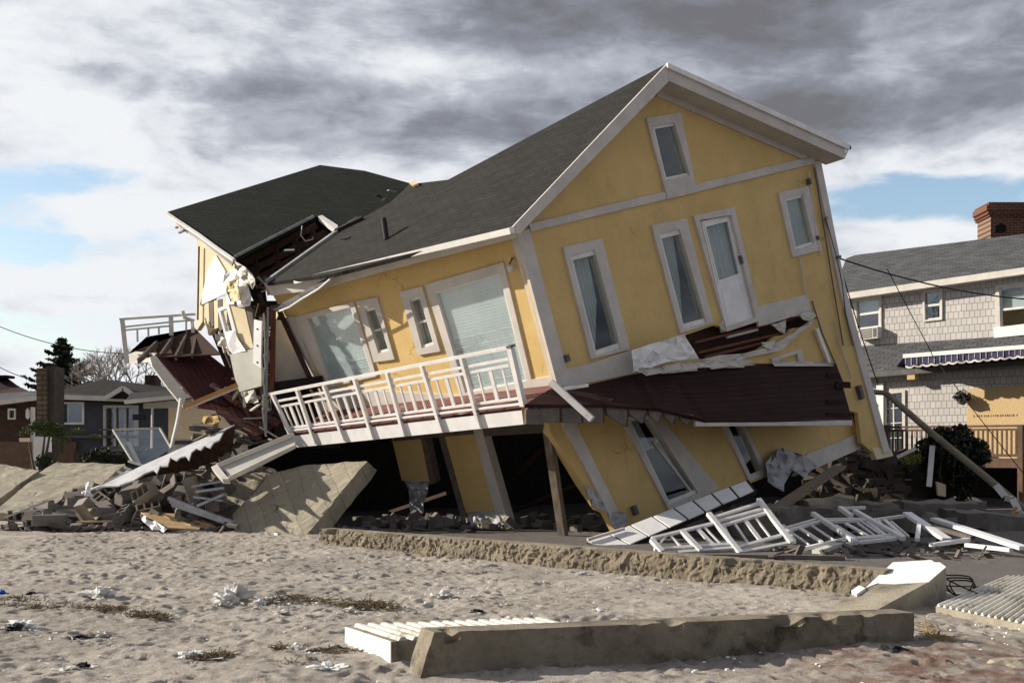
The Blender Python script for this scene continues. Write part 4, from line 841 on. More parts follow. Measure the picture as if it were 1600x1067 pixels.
MB().prism(H(nw, [(1369, 600), (1380, 598), (1380, 668), (1370, 668)], lo + .1), nw.n * -.05).build('white_shutter', m_white, nb)
ob = panel('boarded_window', nw, [(1511, 608), (1548, 605), (1680, 597), (1680, 725), (1512, 725)], lo + .07, lo + .02, m_osb, nb)
for j, (v, txt) in enumerate(((650, 0),)):
    mt = MB(); u = 1521
    while u < 1590:   # worn stencil marks printed on the board
        w_ = random.uniform(1.2, 2.6); vv = v - (u - 1521) * .02
        mt.prism(H(nw, [(u, vv - 1.6), (u + w_, vv - 1.6), (u + w_, vv + 1.6), (u, vv + 1.6)], lo + .074), nw.n * -.002); u += w_ + random.uniform(1.0, 3.2)
    mt.build('stencil_marks', m_ink2, ob)
MB().bar(nw.hit(1420, 588, lo + .3), nw.hit(1432, 587, lo + .3), .25, .22).build('wooden_vent_box', m_osb, nb)
aw = thing('purple_awning', nw.hit(1540, 575, lo + 1.2), 'purple striped canvas awning with scalloped edge under the grey roof', 'awning')
AO = lo + 1.3
MB().bar(nw.hit(1412, 556.5, AO), nw.hit(1680, 536, AO), .10, .12).build('front_rail', m_white, aw)
mb = MB(); pv = []
for i in range(0, 57):
    u = 1415 + i * 4.5; vt = 558 - (u - 1412) * .078; k = i % 3; vb = vt + 17 - (2.5 if k == 0 else 0) - (u - 1412) * .012
    pv.append((nw.hit(u, vt, AO + .02), nw.hit(u, vb, AO + .02 + .03 * math.sin(i * .8))))
for i in range(56): mb.add([pv[i][0], pv[i + 1][0], pv[i + 1][1], pv[i][1]], [(0, 1, 2, 3)])
mb.build('valance', m_awn, aw, recalc=False)
mw = MB()
for i in range(56):
    a, b = pv[i][1], pv[i + 1][1]; mw.bar(a, b, .02, .05)
for i in range(0, 57, 2): mw.bar(pv[i][0] + nw.n * .01, pv[i][1] + nw.n * .01 + Vector((0, 0, .06)), .014, .012, nw.n)
mw.build('white_edging', m_creamn, aw)
MB().prism([nw.hit(1412, 557, AO), nw.hit(1680, 537, AO), nw.hit(1680, 548, lo + .02), nw.hit(1400, 572, lo + .02)], Vector((0, 0, -.03))).build('canopy', m_awn, aw)
# deck
DO = 3.4
dk = thing('brown_deck', nw.hit(1500, 760, DO), 'brown wooden raised deck with slatted railing in front of the boarded window', 'deck')
rl = MB().bar(nw.hit(1384, 667.5, DO), nw.hit(1680, 664, DO), .12, .06).build('railing', m_rwood, dk)
MB().bar(nw.hit(1384, 710, DO), nw.hit(1680, 712, DO), .05, .08).build('bottom_rail', m_rwood, rl)
MB().bar(nw.hit(1384, 672.5, DO), nw.hit(1680, 670, DO), .04, .06).build('top_rail', m_rwood, rl)
u = 1388
while u < 1640:
    MB().bar(nw.hit(u, 672, DO), nw.hit(u, 712, DO), .045, .045, nw.n).build('baluster', m_rwood, rl); u += 7.4
for u in (1386, 1595): MB().bar(nw.hit(u, 664, DO + .02), nw.hit(u, 792, DO + .02), .14, .14, nw.n).build('post', m_rwood, dk)
MB().prism([nw.hit(1380, 716, DO), nw.hit(1680, 718, DO), nw.hit(1680, 716, lo), nw.hit(1380, 715, lo)], Vector((0, 0, -.06))).build('floor', m_rwood, dk)
MB().bar(nw.hit(1380, 722, DO + .04), nw.hit(1680, 724, DO + .04), .05, .26).build('rim_beam', m_rwood, dk)
# wall light with dead plant on the siding
pl_ = thing('hanging_basket', nw.hit(1504, 620, lo + .3), 'hanging basket of dead plants on the shingle wall beside the board', 'plant')
mb = MB(); mb.tube([nw.hit(1502, 632, lo + .3), nw.hit(1504, 624, lo + .3)], [.08, .2], 10); mb.build('basket', m_greyb, pl_)
mb = MB(); leaves(mb, nw.hit(1503, 620, lo + .32), (.26, .2, .16), 160, .07, shell=0); mb.build('foliage', m_leafd, pl_, recalc=False)
MB().bar(nw.hit(1504, 608, lo), nw.hit(1504, 612, lo + .32), .02, .02).build('bracket', m_greyb, pl_)

# timber retaining steps, shrub, boards and pole at the right
st = thing('timber_retaining_wall', P(1430, 790, 33), 'stacked dark timber garden wall under the brown deck', 'wall')
for i, (u0, u1, v0, v1, Y) in enumerate(((1388, 1452, 705, 718, 33.4), (1386, 1456, 720, 734, 33.2), (1384, 1478, 736, 748, 32.9), (1386, 1482, 750, 764, 32.6), (1380, 1484, 766, 779, 32.3), (1372, 1490, 780, 797, 32.0))):
    MB().prism([P(u0, v1, Y), P(u1, v1 + 1, Y), P(u1, v0 + 1, Y), P(u0, v0, Y)], Vector((0, .5, 0))).build('timber', m_step, st)
mb = MB()
for i in range(420):
    u = random.uniform(1270, 1400); v = random.uniform(712, 808); s_ = random.uniform(.12, .42); c_ = P(u, v, 31.2 + (806 - v) * .018 + random.uniform(-.3, .3))
    a = Vector((random.gauss(0, 1), random.gauss(0, .6), random.gauss(0, .5))).normalized(); b = a.cross(Vector((0, 0, 1))).normalized(); mb.box(c_, a * s_, b * s_ * random.uniform(.3, .8), a.cross(b) * s_ * random.uniform(.1, .45))
mb.build('foundation_rubble', m_step, kind='stuff', label='dark broken foundation and timber piled under the raised house corner', cat='rubble')
sh = thing('dark_shrub', P(1485, 795, 31.8), 'dense dark evergreen shrub in front of the brown deck railing', 'shrub')
mb = MB()
for i in range(9):
    a = i * .7; b0 = P(1485 + 10 * math.cos(a), 798, 31.8); b1 = P(1485 + 34 * math.cos(a), 730 + 16 * math.sin(a * 2), 31.8 + .5 * math.sin(a)); b2 = b1 + Vector((random.uniform(-.2, .2), 0, .7)); mb.tube([b0, b1, b2], [.05, .03, .01], 5)
mb.build('trunk', m_bark, sh)
mb = MB()
for (u, v, r, n) in ((1485, 712, .72, 1500), (1455, 705, .45, 700), (1520, 705, .42, 650), (1470, 684, .36, 500), (1500, 680, .33, 450), (1480, 745, .62, 800), (1515, 738, .40, 500), (1452, 730, .32, 350), (1536, 716, .22, 160), (1490, 770, .5, 350)):
    leaves(mb, P(u, v, 31.8), (r, r, r * .85), n, .075, shell=.2)
mb.build('crown', m_leafd, sh, recalc=False)
ys = thing('small_yellow_bush', P(1415, 722, 31.6), 'small yellowish green bush at the left foot of the dark shrub', 'shrub')
mb = MB(); mb.tube([P(1420, 735, 31.6), P(1417, 716, 31.6)], [.02, .01], 5); mb.build('stem', m_bark, ys)
mb = MB(); leaves(mb, P(1424, 716, 31.6), (.34, .2, .17), 260, .04, shell=0); mb.build('foliage', m_leafy, ys, recalc=False)
T('hanging_board', MB().bar(P(1457, 696, 31.0), P(1451.5, 760, 30.9), .13, .04, Vector((0, 1, 0))), m_white, 'narrow white board dangling upright in front of the dark shrub', 'board')
T('white_stick', MB().bar(P(1402, 714, 31.2), P(1431, 700, 31.0), .05, .09), m_white, 'short white stick lying tilted left of the dark shrub', 'board')
T('plank_stub', MB().prism([P(1463, 752, 31.3), P(1478, 757, 31.3), P(1478, 776, 31.3), P(1466, 774, 31.3)], Vector((0, .1, 0))), m_cream, 'small cream plank stub at the foot of the dark shrub', 'board')
T('leaning_pole', MB().tube([P(1360, 612, 31.2), P(1384, 614, 31.2), P(1460, 680, 30.8), P(1540, 745, 30.3), P(1612, 806, 29.9)], [.07, .075, .085, .09, .10], 10), m_pole, 'long fallen wooden pole leaning from the wreck down to the ground at right', 'pole')
mb = MB(); pts = [P(1556, 760, 29.6), P(1570, 775, 29.5), P(1582, 780, 29.4), P(1592, 798, 29.3), P(1600, 806, 29.2)]
for i in range(4): mb.bar(pts[i] + Vector((0, 0, random.uniform(-.05, .05))), pts[i + 1], .16, .03, Vector((0, 1, .5)))
T('twisted_flashing', mb, m_gutter, 'twisted strip of white metal flashing under the leaning pole', 'flashing')
T('orange_stake', MB().bar(P(1574, 818, 28.6), P(1588, 792, 28.7), .06, .05), m_orange, 'short orange wooden stake near the foot of the leaning pole', 'stake')

# wires
def wire(name, pts, sag, r, label):
    a, b = pts; n = 24; T(name, MB().tube([a.lerp(b, i / n) - Vector((0, 0, sag * 4 * (i / n) * (1 - i / n))) for i in range(n + 1)], r, 5), m_black, label, 'wire')
wire('service_wire', (P(1312, 404, 30), P(1660, 470, 36)), .25, .022, 'thick black service wire sagging from the yellow house to the right edge')
wire('service_wire', (P(1386, 420, 31), P(1456, 552, 33)), .0, .012, 'thin black wire dropping steeply in front of the grey upper wall')
wire('service_wire', (P(1455, 552, 33), P(1600, 740, 31)), .05, .012, 'thin black wire crossing the boarded window and deck railing')
wire('service_wire', (P(1310, 405, 29.6), P(1372, 600, 31)), .1, .015, 'black wire hanging down beside the tilted yellow wall corner')
wire('overhead_wire', (P(-20, 502, 60), P(235, 552, 60)), .5, .02, 'thin overhead wire in the sky above the conifer')
wire('overhead_wire', (P(-20, 562, 60), P(70, 596, 60)), .2, .02, 'thin overhead wire left of the stone chimney')

# ------------------------------------------------------------------ houses, trees and fences at the far left
def rect3(u0, v0, u1, v1, Y): return [P(u0, v1, Y), P(u1, v1, Y), P(u1, v0, Y), P(u0, v0, Y)]
bh = thing('slate_house', P(170, 740, 60), 'slate blue two storey house with dark hipped roof at far left', 'house')
FY = 58
win1 = [(97, 631), (128, 631), (128, 660), (97, 660)]; win2 = [(165, 637), (212, 637), (212, 700), (165, 700)]
def RH(pts, Y): return [P(u, v, Y) for u, v in pts]
MB().holed(RH([(97, 760), (290, 760), (290, 622), (97, 622)], FY), [RH(win1, FY), RH(win2, FY)], Vector((0, .3, 0))).build('wall', m_blue_wall, bh)
MB().prism([P(97, 760, FY), P(97, 622, FY), P(71, 622, FY + 5), P(71, 760, FY + 5)], Vector((.2, .1, 0))).build('side_wall', m_blue_wall, bh)
MB().prism(RH([(60, 760), (290, 760), (290, 625), (60, 625)], FY + 6), Vector((0, .3, 0))).build('rear_wall', m_dark, bh)
w = MB().holed(RH([(94, 628), (131, 628), (131, 663), (94, 663)], FY - .1), [RH(win1, FY - .1)], Vector((0, .2, 0))).build('window', m_white, bh)
MB().prism(RH(win1, FY + .1), Vector((0, .02, 0))).build('pane', m_glass2, w); MB().prism(RH([(98, 632), (107, 632), (107, 659), (98, 659)], FY + .16), Vector((0, .02, 0))).build('curtain', m_white, w)
MB().prism(RH(win1, FY + .3), Vector((0, .02, 0))).build('blind', m_ink, w)
w = MB().holed(RH([(161, 633), (216, 633), (216, 704), (161, 704)], FY - .1), [RH([(165 + k * 15.7, 637), (178 + k * 15.7, 637), (178 + k * 15.7, 700), (165 + k * 15.7, 700)], FY - .1) for k in range(3)], Vector((0, .2, 0))).build('patio_doors', m_greyp, bh)
MB().prism(RH(win2, FY + .12), Vector((0, .02, 0))).build('pane', m_glass2, w); MB().prism(RH(win2, FY + .3), Vector((0, .02, 0))).build('shade_backing', m_ink, w)  # dark sheet behind the patio doors stands in for the unlit room
MB().prism([P(90, 622, FY - .6), P(290, 628, FY - .6), P(290, 608, FY + 4), P(161, 592, FY + 4), P(80, 612, FY + 5)], Vector((0, 0, -.15))).build('roof', m_dkroof, bh)
MB().prism([P(161, 592, FY + 4), P(80, 612, FY + 5), P(66, 622, FY + 6), P(161, 620, FY + 9)], Vector((0, 0, -.15))).build('roof', m_dkroof, bh)
MB().bar(P(90, 620, FY - .7), P(290, 627, FY - .7), .12, .22).bar(P(90, 620, FY - .7), P(66, 624, FY + 5), .12, .22).build('gutter', m_creamn, bh)
gd = MB().prism([P(166, 622, FY - 1), P(212, 624, FY - 1), P(192, 607, FY - 1)], Vector((0, 3, 0))).build('gable', m_dkroof, bh)
MB().bar(P(163, 623, FY - 1.1), P(192, 606, FY - 1.1), .1, .2).bar(P(192, 606, FY - 1.1), P(216, 622, FY - 1.1), .1, .2).build('gable_trim', m_creamn, gd)
MB().bar(P(155, 671, FY - 1.5), P(235, 671, FY - 1.5), .08, .08).bar(P(155, 700, FY - 1.5), P(235, 700, FY - 1.5), .1, .2).build('balcony_rail', m_greyb, bh)
MB().prism(rect3(207, 647, 224, 656, FY - 1.2), Vector((0, .3, 0))).build('grill_cover', m_black, bh)
MB().prism(rect3(60, 680, 290, 684, FY - .2), Vector((0, .3, 0))).build('belt_board', m_greyb, bh)
MB().prism(rect3(75, 690, 118, 760, FY - .35), Vector((0, .2, 0))).build('garage_door', m_rwood, bh)
c2 = thing('stone_chimney', P(70, 760, 54), 'tall stone block chimney between the brown and slate houses', 'chimney')
MB().prism(rect3(57, 575, 72, 780, 54), Vector((.0, 1.2, 0))).build('stack', m_stone, c2, (P(57, 780, 54), Vector((1, 0, 0)), Vector((0, 0, 1))))
MB().prism(rect3(72.3, 572, 85, 780, 54.2), Vector((.0, 1.2, 0))).build('shaded_face', m_dark if False else m_step, c2)  # shaded side of the chimney as a separate block, shade put into its colour
MB().prism(rect3(68, 568, 78, 575, 54.4), Vector((.0, .8, 0))).build('cap', m_dark, c2)
br_ = thing('brown_brick_house', P(20, 760, 60), 'brown brick house with grey roof at the left edge', 'house')
w0 = [(14, 641), (22, 641), (22, 653), (14, 653)]
MB().holed(RH([(-40, 760), (56, 760), (56, 632), (-40, 632)], 57), [RH(w0, 57)], Vector((0, .3, 0))).build('wall', m_brickd, br_, (P(0, 700, 57), Vector((1, 0, 0)), Vector((0, 0, 1))))
w = MB().holed(RH([(12, 638), (24, 638), (24, 655), (12, 655)], 56.9), [RH(w0, 56.9)], Vector((0, .2, 0))).build('window', m_white, br_); MB().prism(RH(w0, 57.2), Vector((0, .05, 0))).build('pane', m_glass2, w)
MB().prism(RH([(40, 641), (43, 637), (46, 641), (46, 652), (43, 655), (40, 652)], 56.9), Vector((0, .05, 0))).build('wall_plaque', m_white, br_)
MB().prism([P(-40, 634, 56.4), P(60, 622, 56.4), P(60, 610, 61), P(-40, 618, 61)], Vector((0, 0, -.15))).build('roof', m_roofn, br_, (P(0, 700, 57), Vector((1, 0, 0)), Vector((0, 1, 0))))
MB().bar(P(-40, 634, 56.3), P(60, 621.5, 56.3), .12, .2).build('gutter', m_creamn, br_)
mr = thing('maroon_roofed_house', P(10, 760, 68), 'house with dark maroon roof rising above the brown house at the left edge', 'house')
MB().prism([P(-60, 625, 66), P(62, 618, 66), P(30, 604, 69), P(8, 588, 70), P(-60, 586, 70)], Vector((0, 0, -.2))).build('roof', m_mroof, mr)
MB().prism(rect3(-60, 622, 58, 760, 67), Vector((0, 3, 0))).build('wall', m_brickd, mr, (P(0, 700, 57), Vector((1, 0, 0)), Vector((0, 0, 1))))
MB().prism(rect3(-20, 586, 12, 590, 69), Vector((0, 1, 0))).build('ridge_cap', m_dkroof, mr)
ch_ = thing('cream_beach_house', P(300, 740, 42), 'low cream house with a pale eave behind the broken deck', 'house')
MB().prism(rect3(263, 636, 440, 690, 40), Vector((0, 4, 0))).build('wall', m_cream, ch_)
MB().prism(rect3(262, 688, 440, 694, 39.95), Vector((0, .1, 0))).build('belt', m_blue_wall, ch_)
MB().prism(rect3(264, 694, 440, 760, 40.1), Vector((0, 4, 0))).build('lower_wall', m_greyp, ch_)
MB().prism([P(195, 627, 39), P(300, 617, 39), P(300, 608, 42), P(205, 613, 43)], Vector((0, 0, -.12))).build('roof', m_dkroof, ch_)
MB().bar(P(195, 628, 38.9), P(300, 618, 38.9), .15, .12).build('gutter', m_creamn, ch_)
MB().prism(RH([(224, 625), (300, 618), (300, 636), (224, 638)], 39.6), Vector((0, .1, 0))).build('fascia', m_greyp, ch_)
MB().tube([P(238, 638, 39.5), P(237, 700, 39.5)], .04).build('porch_post', m_creamn, ch_)
c3 = MB().prism(rect3(226, 586, 243, 640, 62), Vector((0, 1, 0))); T('dark_brick_chimney', c3, m_brickd, 'dark brick chimney in front of the bare tree', 'chimney', uv=(P(226, 640, 62), Vector((1, 0, 0)), Vector((0, 0, 1))))
rr = thing('dark_roofed_house', P(240, 740, 64), 'dark roofed house hidden behind the cream eave at left', 'house')
MB().prism([P(200, 628, 62), P(300, 628, 62), P(300, 608, 65), P(232, 609, 65)], Vector((0, 0, -.2))).build('roof', m_dkroof, rr)
MB().prism(rect3(205, 627, 300, 760, 63), Vector((0, 2, 0))).build('wall', m_blue_wall, rr)
# conifer
ct = thing('conifer_tree', P(98, 720, 72), 'dark conifer with uneven drooping branches rising above the slate roof', 'tree')
bz = P(98, 720, 72); tz = P(97, 526, 72); MB().tube([bz, bz.lerp(tz, .5), tz], [.28, .2, .03], 7).build('trunk', m_bark, ct)
mb = MB(); mt = MB()
for i in range(250):
    t = .40 + .59 * (i / 250); base = bz.lerp(tz, t); ang = random.uniform(0, 6.283); ln = (1 - t) * 4.8 * random.choice((.4, .55, .8, 1.0, 1.2)) + .12
    d = Vector((math.cos(ang), math.sin(ang), random.uniform(-.12, .18))); tip = base + d * ln + Vector((0, 0, .12 * ln)); mid = base + d * ln * .5 - Vector((0, 0, .05 * ln))
    mt.tube([base, mid, tip], [.035, .022, .008], 4)
    for k in range(int(5 + ln * 62)):
        s_ = random.uniform(.15, 1); p_ = base.lerp(mid, s_ * 2) if s_ < .5 else mid.lerp(tip, s_ * 2 - 1)
        leaves(mb, p_ + Vector((0, 0, -.06)), (.12, .12, .07), 1, .12, shell=0)
mt.build('branches', m_bark, ct); mb.build('crown', m_leafn, ct, recalc=False)
# bare tree
bt = thing('bare_tree', P(205, 720, 70), 'rounded leafless tree behind the dark brick chimney', 'tree')
r0 = P(205, 720, 70); MB().tube([r0, r0 + Vector((0, 0, 2.6))], [.3, .22], 8).build('trunk', m_greybark, bt)
mb = MB()
def grow(p, d, l, r, depth):
    q = p + d * l; mb.tube([p, p + d * l * .5 + Vector((random.uniform(-.05, .05), 0, random.uniform(-.03, .05))) * l, q], [r, r * .85, r * .7], 4, cap=False)
    if depth == 0: return
    for k in range(3 if depth > 1 else 4):
        e_ = (d + Vector((random.uniform(-.75, .75), random.uniform(-.75, .75), random.uniform(-.25, .55)))).normalized(); grow(q, e_, l * random.uniform(.62, .85), r * .62, depth - 1)
for k in range(7):
    a = k / 7 * 6.283; grow(r0 + Vector((0, 0, 2.3)), Vector((math.cos(a) * .8, math.sin(a) * .8, .55)).normalized(), 1.45, .11, 5)
mb.build('crown', m_greybark, bt, recalc=False)
# pines and small shrub in front of the far houses
ps = thing('wind_bent_pine', P(70, 745, 46), 'low wind bent green pine in front of the stone chimney', 'tree')
mb = MB(); pb_ = P(60, 760, 46)
for q in ((45, 690), (70, 680), (100, 685), (118, 674), (80, 668)): mb.tube([pb_, pb_.lerp(P(*q, 46), .55) + Vector((0, 0, -.1)), P(*q, 46)], [.09, .06, .03], 5)
mb.build('trunk', m_bark, ps); mb = MB()
for (u, v, rx, n) in ((66, 664, .50, 520), (85, 668, .45, 420), (50, 670, .38, 260), (78, 676, .5, 420), (105, 677, .30, 200), (120, 672, .22, 150), (95, 688, .35, 200), (40, 678, .28, 120), (150, 681, .22, 90)):
    leaves(mb, P(u, v, 46), (rx, .4, rx * .34), n, .055, shell=0)
mb.build('crown', m_leafg, ps, recalc=False)
s2_ = thing('spiky_shrub', P(68, 742, 33), 'small dark spiky shrub behind the cracked sea wall', 'shrub')
mb = MB()
for i in range(16):
    a = random.uniform(-1, 1); mb.tube([P(68, 745, 33), P(68 + a * 12, 712 + abs(a) * 10 + random.uniform(-4, 4), 33 + random.uniform(-.2, .2))], [.012, .005], 4)
mb.build('stem', m_bark, s2_); mb = MB(); leaves(mb, P(68, 722, 33), (.23, .2, .24), 420, .05, shell=0); mb.build('crown', m_leafd, s2_, recalc=False)
T('white_garden_wall', MB().prism(rect3(49, 682, 78, 745, 50), Vector((0, .2, 0))), m_white, 'sunlit white wall panel behind the small spiky shrub', 'wall')
T('cream_garden_wall', MB().prism(rect3(30, 684, 44, 708, 51), Vector((0, .2, 0))), m_cream, 'small cream wall panel left of the white wall panel', 'wall')
T('white_wall_post', MB().prism(rect3(47.5, 636, 52, 745, 49), Vector((0, .2, 0))), m_creamn, 'slim white post in front of the brown brick house', 'post')
fn = thing('brown_board_fence', P(90, 760, 47), 'dark brown board fence below the slate house', 'fence')
for k in range(9): MB().bar(P(80 + k * 14, 745, 47), P(80 + k * 14, 706 + (k % 3), 47), .34, .04, Vector((0, 1, 0))).build('board', m_rwood if k % 3 else m_step, fn)
T('garden_debris', MB().prism(rect3(-30, 690, 46, 760, 48), Vector((0, .3, 0))), m_rwood, 'dark brown timber fence panel at the left edge', 'fence')
gb_ = thing('dark_hedge', P(170, 745, 45), 'low tangled dark hedge behind the upper edge of the sea wall', 'hedge')
mb = MB(); mb.tube([P(140, 745, 45), P(160, 715, 45)], [.05, .03], 5); mb.build('trunk', m_bark, gb_); mb = MB()
for i in range(12): leaves(mb, P(138 + i * 8, 716 + random.uniform(-6, 5), 45), (.36, .3, .3), 190, .07, shell=0)
mb.build('crown', m_leafd, gb_, recalc=False)

# ------------------------------------------------------------------ toppled sea wall slabs
def slab(name, q, vec, m, label, uv=None, cuts=0):
    c_ = sum(q, Vector()) / len(q); nn = Vector()
    for a, b in zip(q, q[1:] + q[:1]): nn += (a - c_).cross(b - c_)
    nn.normalize(); q = [CAM + (p - CAM) * ((c_ - CAM).dot(nn) / (p - CAM).dot(nn)) for p in q]
    
    U_ = (q[1] - q[0]).normalized(); V_ = nn.cross(U_).normalized(); mb = MB().prism(q, vec)
    o = mb.build(name, m, None, (q[0], U_, V_) if uv is None else (q[0], uv, nn.cross(uv).normalized()), label=label, cat='concrete slab')
    bm = bmesh.new(); bm.from_mesh(o.data); bmesh.ops.triangulate(bm, faces=bm.faces); bmesh.ops.subdivide_edges(bm, edges=bm.edges, cuts=14, use_grid_fill=True)
    for v in bm.verts: v.co += mnoise.noise_vector(v.co * 2.5) * .03 + mnoise.noise_vector(v.co * 9) * .018
    bm.to_mesh(o.data); bm.free(); return o
bk = Vector((.05, .22, -.22))
slab('seawall_slab', [P(-60, 800, 28.6), P(2, 776, 28.6), P(60, 736, 29.8), P(12, 725.5, 30.2), P(-60, 724, 30.4)], bk, m_slab, 'toppled sea wall slab at the left edge of the picture')
slab('seawall_slab', [P(-10, 800, 27.9), P(110, 812, 27.2), P(160, 757, 28.6), P(196, 724.5, 30.0), P(89, 722.5, 30.2), P(62, 737, 29.7)], bk, m_slab, 'long toppled sea wall slab with board marks behind the block heap')
slab('seawall_slab', [P(362, 806, 24.9), P(368, 829, 23.9), P(478, 837, 23.2), P(573, 720, 24.7), P(570, 719.5, 24.75), P(470, 728, 25.2), P(420, 741, 25.2), P(400, 765, 25.0)], Vector((.20, .16, -.20)), m_slab, 'largest tilted concrete slab left of the dark garage opening')
slab('seawall_slab', [P(341, 812, 25.2), P(360, 812, 25.1), P(398, 765, 25.3), P(417, 740, 25.5), P(400, 738, 25.6), P(352, 744, 25.6)], Vector((.1, .16, -.20)), m_slab, 'narrow shaded concrete slab wedged against the largest tilted slab')
bolts = MB()

# ------------------------------------------------------------------ heap of cinder blocks
def prof(u, pts):
    for (a, b), (c, d) in zip(pts, pts[1:]):
        if a <= u <= c: return b + (d - b) * (u - a) / (c - a)
    return pts[0][1] if u < pts[0][0] else pts[-1][1]
TOP = [(-30, 812), (40, 806), (80, 797), (110, 785), (150, 768), (200, 757), (240, 745), (290, 716), (340, 704), (380, 712), (440, 730)]
BOT = [(-30, 832), (120, 832), (220, 828), (300, 815), (360, 800), (440, 790)]
def mound(u, t):   # t: 0 foot, 1 crest
    v = prof(u, BOT) + (prof(u, TOP) - prof(u, BOT)) * t; return P(u, v, 24.5 + t * 2.4)
mb = MB(); nu, nt_ = 90, 16
for j in range(nt_ + 6):
    for i in range(nu + 1):
        u = -30 + 470 * i / nu
        if j <= nt_: p_ = mound(u, j / nt_); p_ = p_ + Vector((0, .25, -.16)) + mnoise.noise_vector(p_ * 3) * .12
        else: p_ = mound(u, 1) + Vector((0, .25 + (j - nt_) * .5, -.16 - (j - nt_) * .5))
        mb.v.append(p_)
for j in range(nt_ + 5):
    for i in range(nu): a = j * (nu + 1) + i; mb.f.append((a, a + 1, a + nu + 2, a + nu + 1))
mb.build('rubble_mound', m_block, kind='stuff', label='grey broken rubble under the cinder blocks', cat='rubble', recalc=False)
def block_mesh(cells=3):
    mb = MB(); l, w, h = .40, .20, .20; out = [Vector((-l / 2, -w / 2, -h / 2)), Vector((l / 2, -w / 2, -h / 2)), Vector((l / 2, w / 2, -h / 2)), Vector((-l / 2, w / 2, -h / 2))]; holes = []
    cw = (l - .03 * (cells + 1)) / cells
    for k in range(cells):
        x0 = -l / 2 + .03 + k * (cw + .03); holes.append([Vector((x0, -w / 2 + .03, -h / 2)), Vector((x0 + cw, -w / 2 + .03, -h / 2)), Vector((x0 + cw, w / 2 - .03, -h / 2)), Vector((x0, w / 2 - .03, -h / 2))])
    return mb.holed(out, holes, Vector((0, 0, h)))
SC = 1.22
protos = [block_mesh(3).build('cinder_block', m_block), block_mesh(2).build('cinder_block', m_block), MB().box((0, 0, 0), (.2, 0, 0), (0, .1, 0), (0, 0, .1)).build('cinder_block', m_block)]
for p_ in protos:
    bm = bmesh.new(); bm.from_mesh(p_.data); es = [e_ for e_ in bm.edges if e_.calc_length() > .15]; bmesh.ops.bevel(bm, geom=es, offset=.006, segments=1, affect='EDGES'); bm.to_mesh(p_.data); bm.free()
used = set(); placed = []
def put_block(pos, rot, k, label, group=None, mt=None, sc=None):
    o = protos[k] if k not in used else protos[k].copy()
    if k in used: link(o)
    used.add(k); o.location = pos; o.rotation_euler = rot; o.scale = tuple(SC * k_ for k_ in (sc or (1.0, 1.0, 1.0))); tag(o, label, 'cinder block', group)
    if mt: o.data = o.data.copy(); o.data.materials[0] = mt
    placed.append(pos); return o
tries = 0; cnt = 0; seen_labels = set()
while cnt < 118 and tries < 6000:
    tries += 1; u = random.uniform(60, 345); t = random.uniform(0, 1.0) ** .9
    p_ = mound(u, t) + Vector((0, random.uniform(-.1, .1), 0))
    if any((p_ - q).length < .29 for q in placed): continue
    hz_ = 'low' if t < .33 else ('halfway up' if t < .66 else 'high')
    wh = ('in the thin left tip', 'below the upright white scrap', 'left of the plywood sheet', 'above the plywood sheet', 'below the white roof edge', 'beside the metal siding')[0 if u < 100 else 1 if u < 150 else 2 if u < 200 else 3 if u < 250 else 4 if u < 300 else 5]
    zb = (60, 100, 150, 200, 250, 300, 345); zi = 0 if u < 100 else 1 if u < 150 else 2 if u < 200 else 3 if u < 250 else 4 if u < 300 else 5
    side = 'left side' if u < (zb[zi] + zb[zi + 1]) / 2 else 'right side'; ks = [0, 1, 2, 0, 2]; random.shuffle(ks)
    for k in ks:
        lab = 'grey %s block %s %s, %s' % (('hollow three cell', 'hollow two cell', 'solid faced')[k], hz_, wh, side)
        if lab not in seen_labels: break
    seen_labels.add(lab)
    put_block(p_, (random.uniform(-1.6, 1.6), random.uniform(-.8, .8), random.uniform(0, 3.14)), k, lab, 'cinder blocks in the rubble heap'); cnt += 1
for i in range(9):
    nth = ('first', 'second', 'third', 'fourth', 'fifth', 'sixth', 'seventh', 'eighth', 'ninth')[i]; q = G(6 + i * 15, 822 - (i % 2)); put_block(q + Vector((0, 1.0, .18)), (1.57, 0, random.uniform(-.15, .15)), i % 2, '%s grey cinder block from the left in the low row on the sand' % nth, 'row of blocks at the left')
q = G(78, 829); put_block(q + Vector((0, 0, .1)), (0, 0, .2), 2, 'grey block lying alone on the sand before the low row of blocks', None, None, (1.3, 1.2, .9))
q = G(62, 828); put_block(q + Vector((0, .1, .1)), (1.57, 0, .1), 1, 'hollow grey block on the sand left of the lone solid block')
q = G(213, 822); put_block(q + Vector((0, 0, .1)), (0, 0, -.2), 2, 'grey block on the sand at the left corner of the plywood sheet', None, None, (.9, 1, .95))
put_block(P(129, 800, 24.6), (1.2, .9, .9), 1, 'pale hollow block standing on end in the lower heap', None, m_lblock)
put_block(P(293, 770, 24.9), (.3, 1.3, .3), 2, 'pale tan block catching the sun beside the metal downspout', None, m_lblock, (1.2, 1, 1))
put_block(P(232, 771, 24.6), (1.4, -.5, -.4), 0, 'hollow grey block facing the camera in the middle of the heap', None, m_lblock)
